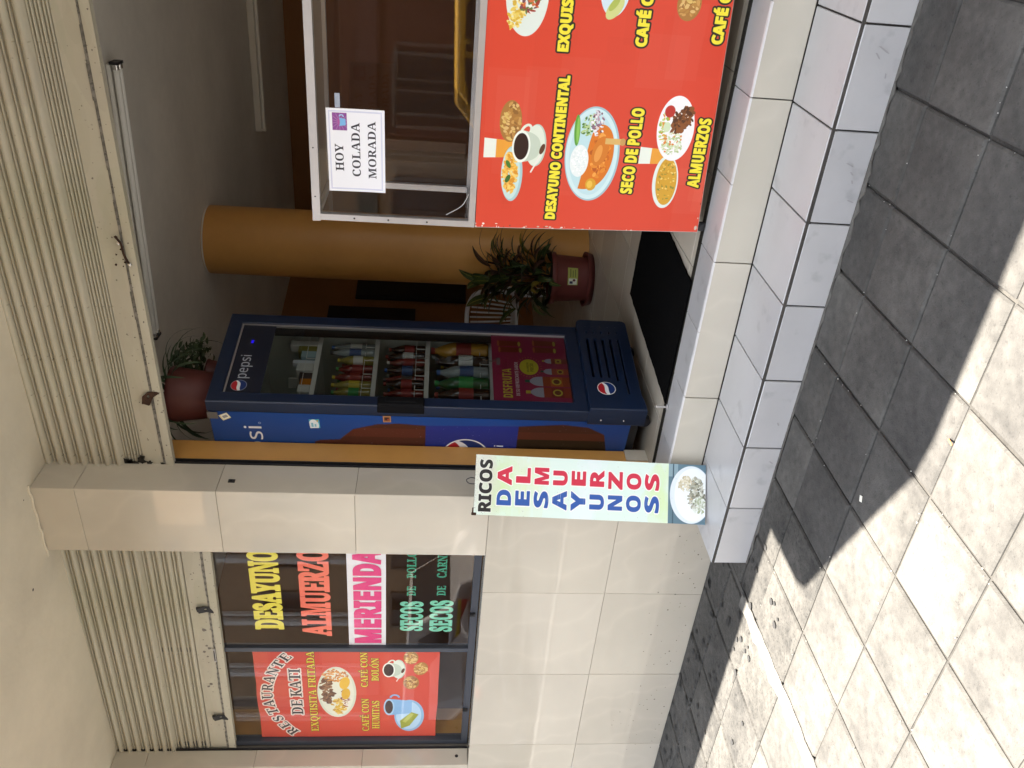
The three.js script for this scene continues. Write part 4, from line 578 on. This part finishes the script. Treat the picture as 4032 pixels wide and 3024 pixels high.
    txt(c, 'CAFÉ CON BOLÓN', X(-0.53), Y(0.433), 470, 40, yl, F);
    // torn and flaked left edge
    for (let i = 0; i < 130; i++) { const y = rnd() * 960, near = y > 900 ? 2.2 : 1; ell(c, Math.pow(rnd(), 3) * 22 * near, y, rr(1, 5) * near, rr(1, 7), 0, pick(['#e9dcd2', '#efe6de', '#c9b9a8', '#7a4a3a'])); }
    for (let i = 0; i < 60; i++) ell(c, rr(0, 1300), 962 - Math.pow(rnd(), 3) * 12, rr(1, 5), rr(1, 3), 0, pick(['#b5563c', '#d9b6a2', '#7a3a28'])); c.scale(1 / 1.4, 1 / 1.4); });
  const cart = thing('snack_cart', 'red printed snack cart with an aluminium framed glass case on top', 'cart', [-1.318, FY, -0.17]);
  const L = (x) => x + 1.318, B = (y) => y - FY, xr = 0.0;
  { const s = new THREE.Shape([[L(-1.288), B(0.377)], [L(xr), B(0.437)], [L(xr), B(1.352)], [L(-1.316), B(1.334)]].map(([a, b]) => new THREE.Vector2(a, b))); const g = new THREE.ShapeGeometry(s), uv = g.attributes.uv, p = g.attributes.position; for (let i = 0; i < uv.count; i++) uv.setXY(i, p.getX(i) / W, (p.getY(i) + FY - (Y1 - H)) / H); const m = mesh('printed_panel', g, std([1, 1, 1], 0.33, { map: banner, bumpMap: tBumpSoft, bumpScale: 0.0015 }), cart); m.userData.label = 'red food banner with yellow lettering'; }
  const sheet = std([0.62, 0.60, 0.57], 0.5, { map: tPaint });
  { const s = new THREE.Shape([[L(-1.291), B(0.374)], [L(xr) + 0.003, B(0.434)], [L(xr) + 0.003, B(1.352)], [L(-1.319), B(1.334)]].map(([a, b]) => new THREE.Vector2(a, b))); const g = new THREE.ExtrudeGeometry(s, { depth: 0.46, bevelEnabled: false }); g.translate(0, 0, -0.463); mesh('cabinet', g, sheet, cart); }
  const T = 0.026, y0 = B(1.338), y1 = B(2.008), x0 = L(-1.318), x1 = L(xr), bar = (a, b, c, d, e, f) => b2(a, b, c, d, e, f);
  mesh('case_frame', [bar(x0, x1, y0, y0 + T, -0.025, 0.004), bar(x0 - 0.004, x1, y1 - T - 0.006, y1, -0.03, 0.006), bar(x0, x0 + T, y0 + T, y1 - T - 0.006, -0.025, 0.004), bar(x1 - T, x1, y0 + T, y1 - T - 0.006, -0.025, 0.004),
    bar(x0, x1, y0, y0 + T, -0.45, -0.425), bar(x0, x1, y1 - T, y1, -0.45, -0.425), bar(x0, x0 + T, y0 + T, y1 - T, -0.45, -0.425), bar(x1 - T, x1, y0 + T, y1 - T, -0.45, -0.425),
    bar(x0, x0 + T, y1 - T, y1, -0.425, -0.03), bar(x0, x0 + T, y0, y0 + T, -0.425, -0.025), bar(x1 - T, x1, y1 - T, y1, -0.425, -0.03), bar(x1 - T, x1, y0, y0 + T, -0.425, -0.025)], M.alu, cart);
  mesh('case_rivet', [[0.013, y0 + 0.2], [0.013, y0 + 0.36], [0.013, y0 + 0.5], [0.10, y1 - 0.014], [0.3, y1 - 0.014]].map(([x, y]) => new THREE.SphereGeometry(0.004, 8, 6).scale(1, 1, 0.5).translate(x, y, 0.005)), M.blackMetal, cart);
  mesh('case_top', bar(x0 + 0.002, x1, y1 - 0.01, y1 - 0.004, -0.43, -0.028), std([0.25, 0.2, 0.15], 0.6), cart);
  mesh('case_floor', bar(x0 + T, x1 - T, y0 + 0.002, y0 + 0.008, -0.43, -0.02), std([0.3, 0.28, 0.25], 0.5), cart);
  const pane = (w, h, x, y, z, ry) => { const m = mesh('glass_pane', new THREE.PlaneGeometry(w, h), M.glass, cart); m.position.set(x, y, z); m.rotation.y = ry; };
  const hh = y1 - y0 - 2 * T; pane(x1 - x0 - 2 * T, hh, (x0 + x1) / 2, (y0 + y1) / 2, -0.012, 0); pane(0.4, hh, x0 + 0.012, (y0 + y1) / 2, -0.23, Math.PI / 2); pane(x1 - x0 - 2 * T, hh, (x0 + x1) / 2, (y0 + y1) / 2, -0.44, 0);
  mesh('crack_tape', tube([[0.045, y0 + 0.12, -0.009], [0.09, y0 + 0.055, -0.009], [0.14, y0 + 0.03, -0.009]], 0.0022, 12, 5), M.alu, cart);
  for (const [x, z] of [[0.045, -0.03], [1.25, -0.03], [0.045, -0.43], [1.25, -0.43]]) { const q = sub('caster', cart, [x, 0, z]); mesh('wheel', cyl(0.019, 0.019, 0.03, 16).rotateZ(Math.PI / 2).translate(0, 0.021, 0), M.rubber, q); mesh('fork', bx(0.024, 0.022, 0.02, 0, 0.045 , -0.002), M.alu, q); }
  // notice taped to the glass
  const noteT = canvasTex(664, 456, (c, w, h) => { c.fillStyle = '#f1f3fa'; c.fillRect(0, 0, w, h); c.strokeStyle = '#b9bfe0'; c.lineWidth = 3; c.strokeRect(20, 18, w - 40, h - 40); c.strokeRect(26, 24, w - 52, h - 52);
    const F = { font: 'bold 100px serif' }; txt(c, 'HOY', 166, 124, 220, 66, '#34343c', F); txt(c, 'COLADA', 122, 258, 436, 66, '#34343c', F); txt(c, 'MORADA', 112, 384, 462, 62, '#34343c', F);
    c.fillStyle = '#8d4f96'; c.fillRect(494, 46, 136, 114); for (let i = 0; i < 14; i++) { c.save(); c.translate(560, 104); c.rotate(i * 0.449); c.globalAlpha = 0.25; c.fillStyle = '#f0d4ee'; c.fillRect(0, -3, 70, 6); c.restore(); } c.globalAlpha = 1; c.fillStyle = '#7fb8e8'; c.beginPath(); c.moveTo(526, 96); c.lineTo(592, 96); c.lineTo(584, 150); c.lineTo(534, 150); c.fill(); ell(c, 559, 96, 33, 9, 0, '#b05a9c'); c.strokeStyle = '#a9cdf0'; c.lineWidth = 9; c.beginPath(); c.arc(598, 118, 16, -1.4, 1.6); c.stroke(); });
  const ng = new THREE.PlaneGeometry(0.332, 0.226, 12, 6), np = ng.attributes.position; for (let i = 0; i < np.count; i++) np.setZ(i, 0.002 + 0.004 * Math.pow(Math.abs(np.getY(i) / 0.113), 2) * (np.getY(i) < 0 ? 1 : 0.3));
  const nt = single('paper_notice', ng, std([1, 1, 1], 0.8, { map: noteT }), 'white paper notice in black capitals taped to the cart glass', 'notice', null, [-1.026, 1.825, -0.178]); nt.rotation.z = 0.012;
  single('glass_sticker', bx(0.055, 0.020, 0.001), std([1, 1, 1], 0.5, { map: canvasTex(64, 24, (c) => { c.fillStyle = '#9fa8b8'; c.fillRect(0, 0, 64, 24); c.fillStyle = '#c07a3a'; c.fillRect(14, 0, 8, 24); c.fillStyle = '#c9cdd6'; c.fillRect(24, 2, 14, 20); }) }), 'small striped sticker on the cart glass beside the paper notice', 'sticker', null, [-0.832, 1.895, -0.178]);
}

// ---------- upright menu board on the step ----------
{
  const face = canvasTex(504, 1989, (c, w, h) => { c.scale(0.9, 0.9); w = 560; h = 2210;
    c.fillStyle = '#dcefe6'; c.fillRect(0, 0, w, h); const blot = (y, col, a) => { for (let i = 0; i < 26; i++) { c.globalAlpha = a; ell(c, rr(0, w), y + rr(-120, 120), rr(60, 220), rr(40, 120), 0, col); } c.globalAlpha = 1; };
    blot(260, '#cfe2a8', 0.12); blot(500, '#d5e8b8', 0.08); blot(1800, '#d3e6b0', 0.14); blot(1100, '#e2f0f6', 0.12); blot(60, '#d9d9cf', 0.16);
    const G = { font: 'bold 100px sans-serif', stroke: '#f4f6f0', sw: 22, fat: 9 }; txt(c, 'RICOS', 20, 158, 500, 112, '#232323', { font: 'bold 100px sans-serif', stroke: '#e9ebe2', sw: 18, fat: 8 });
    const a = 'DESAYUNOS', b = 'ALMUERZOS'; for (let i = 0; i < 9; i++) { const y = 345 + i * 176.5, bw = { M: 185, I: 60 }; txt(c, a[i], 82, y, 168, 130, '#2f5aa8', G); txt(c, b[i], 292, y, bw[b[i]] || 166, 130, '#cf2f4a', G); }
    c.fillStyle = '#5f7d8c'; c.fillRect(0, 1850, w, 360); c.fillStyle = '#8ba5b0'; c.fillRect(440, 1850, 120, 90); c.fillStyle = '#3f5a68'; c.fillRect(0, 1890, w, 12); ell(c, 275, 2070, 270, 205, 0, '#dfeaf0'); ell(c, 275, 2090, 250, 180, 0, '#eef4f6'); splat(c, 290, 2120, 150, 80, 0, 220, ['#8f9080', '#a9aa98', '#c4c6ba', '#6f7060', '#d9dccf', '#b8a888'], 6, 26); splat(c, 180, 2150, 80, 60, 0, 80, ['#dfe6dc', '#a8b494', '#c9cfc0'], 6, 20); splat(c, 380, 2010, 70, 50, 0.5, 60, ['#e2ddc8', '#d0c9ae', '#c2b898'], 6, 22);
    for (let i = 0; i < 420; i++) { c.globalAlpha = rr(0.15, 0.6); const top = rnd() < 0.6; ell(c, rr(0, w), top ? Math.pow(rnd(), 2.5) * 220 : rr(0, h), rr(0.8, 3.4), rr(0.8, 3), 0, pick(['#5c564a', '#8c8676', '#3a362e'])); } c.globalAlpha = 1;
    for (let i = 0; i < 12; i++) { c.globalAlpha = 0.7; c.strokeStyle = '#eef2ee'; c.lineWidth = 1.5; const y = rr(300, 1800); c.beginPath(); c.moveTo(rr(60, 200), y); c.lineTo(rr(200, 330), y + rr(-6, 6)); c.stroke(); } c.globalAlpha = 1; });
  // foot line from (-2.387, 0.042) to (-2.605, 0.222)
  const t = thing('menu_board', 'narrow upright board with stacked blue and red letters standing on the lower step', 'sign', [-2.496, 0.168, 0.132], 39.55 * Math.PI / 180);
  const p = sub('board', t); p.rotation.set(-0.05, 0, -0.026); p.position.y = 0.0035;
  mesh('printed_face', new THREE.PlaneGeometry(0.283, 1.104).translate(0, 0.554, 0.0105), std([1, 1, 1], 0.35, { map: face }), p); mesh('metal_sheet', rbox(0.2832, 1.106, 0.02, 0.003, 0, 0.554, 0), std([0.20, 0.19, 0.18], 0.6, { metalness: 0.5, map: tStain }), p);
  mesh('hanging_loop', tube([[0.028, 1.10, 0], [0.030, 1.128, 0.004], [0.018, 1.147, 0.004], [0.004, 1.135, 0.002], [0.002, 1.10, 0]], 0.0022, 24, 6), M.blackMetal, p);
  mesh('rusty_corner', [rbox(0.014, 0.024, 0.024, 0.003, -0.138, 1.104, 0, 1), rbox(0.03, 0.008, 0.022, 0.002, -0.124, 1.109, 0, 1)], M.rust, p);
  for (const s of [-1, 1]) mesh('rear_leg', tube([[s * 0.10, 0.85, -0.05], [s * 0.10, 0.4, -0.055], [s * 0.10, 0.004, -0.06 - (s < 0 ? 0.03 : 0)]], 0.004, 12, 6), M.blackMetal, t);
}

// ---------- what is stuck in the shop window ----------
{
  const zg = -0.176, X0 = -4.765, Wd = 0.815, Y1 = 2.475, Hd = 1.08, k = 1000;
  const posT = canvasTex(1060, 1404, (c, w, h) => {
    c.scale(1.3, 1.3); const X = (x) => (x + 4.78) / 0.83 * 815, Y = (y) => (Y1 - y) * k; c.fillStyle = '#cd4733'; c.fillRect(0, 0, w, h);
    const arc = 'RESTAURANTE'; const cx = X(-4.372), R = 490, cy = Y(2.385) + R; c.font = 'bold 92px serif'; for (let i = 0; i < arc.length; i++) { const a = -0.72 + i * 0.143; c.save(); c.translate(cx + Math.sin(a) * R, cy - Math.cos(a) * R); c.rotate(a); c.scale(1.0, 0.95); c.textAlign = 'center'; c.lineJoin = 'round'; c.strokeStyle = '#e6dcd2'; c.lineWidth = 17; c.strokeText(arc[i], 0, 0); c.fillStyle = '#29262a'; c.fillText(arc[i], 0, 0); c.restore(); }
    txt(c, 'DE KATI', X(-4.56), Y(2.213), 425, 66, '#29262a', { font: 'bold 100px serif', stroke: '#e6dcd2', sw: 17 });
    const F = { font: 'bold 100px serif', stroke: '#6e4a1a', sw: 7 }, yl = '#e6d23c'; txt(c, 'EXQUISITA FRITADA', X(-4.726), Y(2.126), 740, 44, yl, F);
    ell(c, X(-4.348), Y(2.003), 232, 116, 0, '#d6ddc8'); ell(c, X(-4.348), Y(2.003), 214, 102, 0, '#e3e6d4'); splat(c, X(-4.48), Y(1.99), 70, 50, 0, 60, ['#d8b23e', '#c79a34', '#e6c65e'], 6, 18); splat(c, X(-4.40), Y(1.955), 80, 30, 0, 70, ['#d9cfc2', '#8a4a40', '#efe8dc', '#a86a50'], 4, 12); splat(c, X(-4.33), Y(2.06), 130, 34, 0, 80, ['#7a5236', '#5c3a26', '#946a48'], 8, 24); splat(c, X(-4.19), Y(2.01), 56, 74, 0, 90, ['#d08a3c', '#b8702c', '#e0a452'], 5, 12); ell(c, X(-4.36), Y(1.95), 52, 26, 0.1, '#dcae2c'); ell(c, X(-4.26), Y(1.955), 56, 30, 0.2, '#e4b838');
    txt(c, 'CAFÉ CON', X(-4.73), Y(1.814), 318, 42, yl, F); txt(c, 'HUMITAS', X(-4.707), Y(1.75), 276, 44, yl, F); txt(c, 'CAFÉ CON', X(-4.299), Y(1.817), 312, 40, yl, F); txt(c, 'BOLÓN', X(-4.241), Y(1.752), 205, 42, yl, F);
    ell(c, X(-4.575), Y(1.565), 152, 92, 0, '#8fb9dc'); ell(c, X(-4.575), Y(1.568), 134, 78, 0, '#b4d4ec'); c.fillStyle = '#86b4dd'; c.beginPath(); c.moveTo(X(-4.57), Y(1.69)); c.lineTo(X(-4.41), Y(1.69)); c.lineTo(X(-4.43), Y(1.55)); c.lineTo(X(-4.55), Y(1.55)); c.fill(); ell(c, X(-4.49), Y(1.69), 78, 33, 0, '#a6cdea'); ell(c, X(-4.49), Y(1.69), 62, 24, 0, '#3a2422'); c.strokeStyle = '#86b4dd'; c.lineWidth = 13; c.beginPath(); c.arc(X(-4.40), Y(1.655), 26, -1.5, 1.5); c.stroke();
    c.save(); c.translate(X(-4.63), Y(1.575)); c.rotate(0.55); c.fillStyle = '#9aa23a'; c.beginPath(); c.moveTo(-84, 6); c.lineTo(-20, -42); c.lineTo(88, -26); c.lineTo(92, 24); c.lineTo(-30, 34); c.fill(); c.fillStyle = '#b9bd58'; c.fillRect(-20, -26, 96, 24); c.restore();
    cupPic(c, X(-4.14), Y(1.672), 0.92); bread(c, X(-4.03), Y(1.562), 56, 44, 0); bread(c, X(-4.128), Y(1.502), 58, 42, 0.2); bread(c, X(-4.256), Y(1.558), 62, 48, 0); });
  const pg = new THREE.PlaneGeometry(Wd, Hd, 8, 14), pp = pg.attributes.position; for (let i = 0; i < pp.count; i++) { pp.setX(i, pp.getX(i) + rr(-0.001, 0.001)); if (Math.abs(pp.getY(i)) > Hd / 2 - 0.01) pp.setY(i, pp.getY(i) + rr(-0.004, 0.004)); }
  single('menu_poster', pg, std([1, 1, 1], 0.6, { map: posT }), 'red menu poster with black arched lettering behind the window glass', 'poster', null, [-4.355, 1.935, zg]);
  const fontS = await new FontLoader().loadAsync('fonts/droid/droid_serif_bold.typeface.json'), fontB = await new FontLoader().loadAsync('fonts/droid/droid_sans_bold.typeface.json');
  function letters(word, label, x, y, w, h, mat, font, parent, bold = 0.06, z = zg) {
    const o = parent || thing('window_lettering', label, 'lettering', [0, 0, 0], 0, 'cut out letters in the window'); let adv = 0; const gs = [], sc = font.data.resolution;
    for (const ch of word) { const gl = font.data.glyphs[ch]; if (ch !== ' ') { const g = new TextGeometry(ch, { font, size: 1, depth: 0.02, curveSegments: 5, bevelEnabled: true, bevelThickness: 0.004, bevelSize: bold, bevelSegments: 1 }); gs.push([g, adv]); } adv += gl.ha / sc * (font.data.size || 1) ; }
    // measure the caps, then fit to the wanted box
    let mx = 0, top = 0; for (const [g, a] of gs) { g.computeBoundingBox(); mx = Math.max(mx, a + g.boundingBox.max.x); top = Math.max(top, g.boundingBox.max.y); }
    const kx = w / mx, ky = h / top; for (const [g, a] of gs) { g.translate(a, 0, 0); g.scale(kx, ky, 0.05); g.translate(x, y, z); mesh('letter', g, mat, o); } return o;
  }
  const vin = (c) => std(c, 0.6);
  letters('DESAYUNOS', 'yellow cut out breakfast word, top line of the window lettering', -3.785, 2.29, 0.665, 0.152, vin([0.80, 0.70, 0.07]), fontS, null, 0.07);
  letters('ALMUERZOS', 'coral cut out lunch word, second line of the window lettering', -3.835, 2.024, 0.73, 0.158, vin([0.85, 0.17, 0.10]), fontS, null, 0.062);
  const strip = thing('window_banner', 'white strip with pink capitals in the middle of the shop window', 'banner', [0, 0, 0]); mesh('paper_strip', new THREE.PlaneGeometry(0.845, 0.211).translate(-3.4925, 1.8145, zg - 0.002), std([0.78, 0.78, 0.80], 0.7), strip);
  letters('MERIENDAS', '', -3.905, 1.742, 0.80, 0.148, vin([0.72, 0.035, 0.20]), fontB, strip, 0.055, zg);
  const pale = vin([0.16, 0.52, 0.34]), deep = vin([0.02, 0.24, 0.13]);
  let o = letters('SECOS', 'green chicken stew line, upper of the two green lines in the window', -3.795, 1.506, 0.24, 0.124, pale, fontS, null, 0.055); letters('DE', '', -3.512, 1.545, 0.075, 0.048, deep, fontS, o, 0.03); letters('POLLO', '', -3.375, 1.546, 0.20, 0.05, deep, fontS, o, 0.03);
  o = letters('SECOS', 'green beef stew line, lower of the two green lines in the window', -3.80, 1.338, 0.255, 0.125, pale, fontS, null, 0.055); letters('DE', '', -3.508, 1.379, 0.077, 0.048, deep, fontS, o, 0.03); letters('CARNE', '', -3.372, 1.379, 0.205, 0.052, deep, fontS, o, 0.03);
}

// ---------- across the street (seen in the glass and the polished tiles) ----------
{
  const dark = std([0.03, 0.032, 0.035], 0.08), fr2 = std([0.15, 0.13, 0.11], 0.5);
  function house(label, x0, x1, h, z, col, floors, cols, doorBand) {
    const b = thing('street_building', label, 'building', [x0, 0, z], 0, 'buildings across the street'), w = x1 - x0, m = std(col, 0.9, { map: tPaint });
    mesh('wall', bx(w - 0.02, h, 6, w / 2, h / 2, 3.2), m, b); mesh('parapet', bx(w + 0.1, 0.25, 0.4, w / 2, h + 0.12, 0.25), fr2, b); mesh('shop_band', bx(w - 0.6, 0.35, 0.12, w / 2, 2.75, 0.14), std(doorBand, 0.6), b);
    for (let f = 0; f < floors; f++) for (let i = 0; i < cols; i++) { const ww = w / cols * 0.58, wh = f ? 1.3 : 2.2, x = (i + 0.5) * w / cols, y = f ? 3.2 + (f - 1) * 2.9 + 0.9 + wh / 2 : 0.1 + wh / 2; const q = sub(f ? 'window' : 'shop_front', b, [x, y, 0.19]); mesh('pane', bx(ww, wh, 0.04), dark, q); mesh('frame', [bx(0.06, wh, 0.08, -ww / 2, 0, -0.02), bx(0.06, wh, 0.08, ww / 2, 0, -0.02), bx(ww, 0.06, 0.08, 0, wh / 2, -0.02), bx(ww, 0.06, 0.08, 0, -wh / 2, -0.02), bx(0.04, wh, 0.06, 0, 0, -0.02)], fr2, q); }
    return b;
  }
  house('terracotta two storey shop house across the street, opposite the cart', -4.5, 6, 5.8, 11.2, [0.13, 0.055, 0.036], 2, 5, [0.10, 0.04, 0.03]);
  house('beige two storey shop house across the street', -13, -4.55, 6.1, 11.2, [0.50, 0.38, 0.26], 2, 4, [0.12, 0.16, 0.14]);
  const brown = house('brown three storey block across the street, seen in the shop window', -23, -13.05, 8.6, 11.2, [0.50, 0.36, 0.23], 3, 5, [0.16, 0.17, 0.14]);
  house('pale grey three storey block far down the street', -36, -23.05, 9.4, 11.2, [0.40, 0.38, 0.34], 3, 6, [0.1, 0.2, 0.16]);
  house('cream three storey block to the right across the street', 6.05, 20, 8.2, 11.2, [0.48, 0.42, 0.33], 3, 6, [0.2, 0.1, 0.05]);
  for (const x of [-14.3, -16.4, -18.3, -20.3]) mesh('pilaster', [bx(0.14, 5.6, 0.16, 0, 5.8, 0.10), bx(0.06, 5.6, 0.10, 0.22, 5.8, 0.14)], std([0.72, 0.70, 0.66], 0.8), brown).position.x = x + 23;
  for (const [x, n] of [[-9.5, 'nearer'], [-17.5, 'farther']]) { const p = thing('utility_pole', `${n} concrete utility pole across the street, reflected in the shop window`, 'pole', [x, -0.01, 9.8]); mesh('shaft', cyl(0.10, 0.15, 8.5, 14, 0, 4.25, 0), M.concrete, p); mesh('crossarm', bx(1.6, 0.1, 0.1, 0, 7.6, 0), M.concrete, p); }
  // parked cars
  const rubber = M.rubber, glassD = std([0.02, 0.022, 0.025], 0.05), chr = M.chrome;
  function car(label, x, z, col, dir, kind) {
    const c = thing('parked_car', label, 'car', [x, -0.15, z], dir > 0 ? 0 : Math.PI, 'cars on the street'), paint = std(col, 0.3, { clearcoat: 0.8 });
    const van = kind === 'van', low = van ? [[-2.2, 0.35], [2.2, 0.35], [2.25, 0.75], [2.1, 1.0], [1.55, 1.12], [-2.2, 1.15], [-2.25, 0.7]] : [[-2.1, 0.32], [2.1, 0.32], [2.15, 0.62], [2.0, 0.82], [0.95, 0.93], [-1.75, 0.98], [-2.1, 0.90], [-2.16, 0.6]];
    const up = van ? [[1.5, 1.10], [0.85, 1.85], [-2.0, 1.95], [-2.18, 1.13]] : [[1.05, 0.91], [0.42, 1.40], [-0.75, 1.44], [-1.55, 0.97]];
    const ext = (pts, w, b) => { const s = new THREE.Shape(pts.map(([a, q]) => new THREE.Vector2(a, q))); const g = new THREE.ExtrudeGeometry(s, { depth: w - 2 * b, bevelEnabled: true, bevelSize: b, bevelThickness: b, bevelSegments: 3 }); return g.translate(0, 0, -(w - 2 * b) / 2); };
    mesh('body', ext(low, 1.68, 0.06), paint, c); mesh('cabin', ext(up, 1.50, 0.07), paint, c);
    const sh = (k, dy) => up.map(([a, q]) => [a * k + (van ? -0.08 : -0.03), 1.0 + (q - 1.0) * 0.82 + dy]); const sg = new THREE.Shape(sh(0.86, 0.02).map(([a, q]) => new THREE.Vector2(a, q))); for (const s of [-1, 1]) { const w = sub('side_window', c); mesh('pane', new THREE.ExtrudeGeometry(sg, { depth: 0.01, bevelEnabled: false }).translate(0, 0, s * 0.752 - 0.005), glassD, w); mesh('pillar_post', bx(0.07, up[1][1] - 1.0, 0.02, -0.15, (up[1][1] + 1.0) / 2, s * 0.757), paint, w); }
    const [p0, p1] = [up[0], up[1]], len = Math.hypot(p0[0] - p1[0], p0[1] - p1[1]); mesh('windscreen', bx(len * 0.86, 0.012, 1.3).rotateZ(-Math.atan2(p1[1] - p0[1], p0[0] - p1[0])).translate((p0[0] + p1[0]) / 2 + 0.045, (p0[1] + p1[1]) / 2 + 0.06, 0), glassD, c);
    for (const [wx, wz] of [[1.3, 0.76], [1.3, -0.76], [-1.3, 0.76], [-1.3, -0.76]]) { const w = sub('wheel', c, [wx, 0.31, wz]); mesh('tyre', new THREE.TorusGeometry(0.225, 0.088, 10, 28), rubber, w); mesh('rim', [cyl(0.17, 0.17, 0.12, 20).rotateX(Math.PI / 2), ...[0, 1, 2, 3, 4].map((i) => bx(0.32, 0.04, 0.14).rotateZ(i * 0.628))], M.alu, w); }
    for (const s of [-1, 1]) { mesh('headlight', rbox(0.10, 0.14, 0.30, 0.03, 2.12, 0.70, s * 0.62), chr, c); mesh('tail_light', rbox(0.06, 0.16, 0.24, 0.03, -2.15, 0.80, s * 0.64), std([0.35, 0.01, 0.01], 0.2), c); }
    mesh('bumper', [rbox(0.16, 0.16, 1.66, 0.05, 2.17, 0.42, 0), rbox(0.16, 0.16, 1.66, 0.05, -2.17, 0.42, 0)], paint, c); return c;
  }
  car('yellow taxi parked in the street, mirrored in the cart glass', -2.12, 7.7, [0.62, 0.32, 0.02], -1, 'sedan');
  const v = car('grey van with a red and yellow stripe, mirrored in the shop window', -12.6, 7.6, [0.36, 0.33, 0.30], 1, 'van'); mesh('red_stripe', bx(3.6, 0.14, 0.008, 0, 0.92, 0.846), std([0.5, 0.02, 0.02], 0.4), v); mesh('yellow_stripe', bx(3.6, 0.05, 0.008, 0, 1.03, 0.846), std([0.6, 0.42, 0.03], 0.4), v); mesh('red_stripe', bx(3.6, 0.14, 0.008, 0, 0.92, -0.846), std([0.5, 0.02, 0.02], 0.4), v); mesh('yellow_stripe', bx(3.6, 0.05, 0.008, 0, 1.03, -0.846), std([0.6, 0.42, 0.03], 0.4), v);
  car('dark grey sedan parked by the near kerb, mirrored in the low tiled wall', -12.2, 5.2, [0.05, 0.05, 0.055], -1, 'sedan');
}

renderer.render(scene, camera);
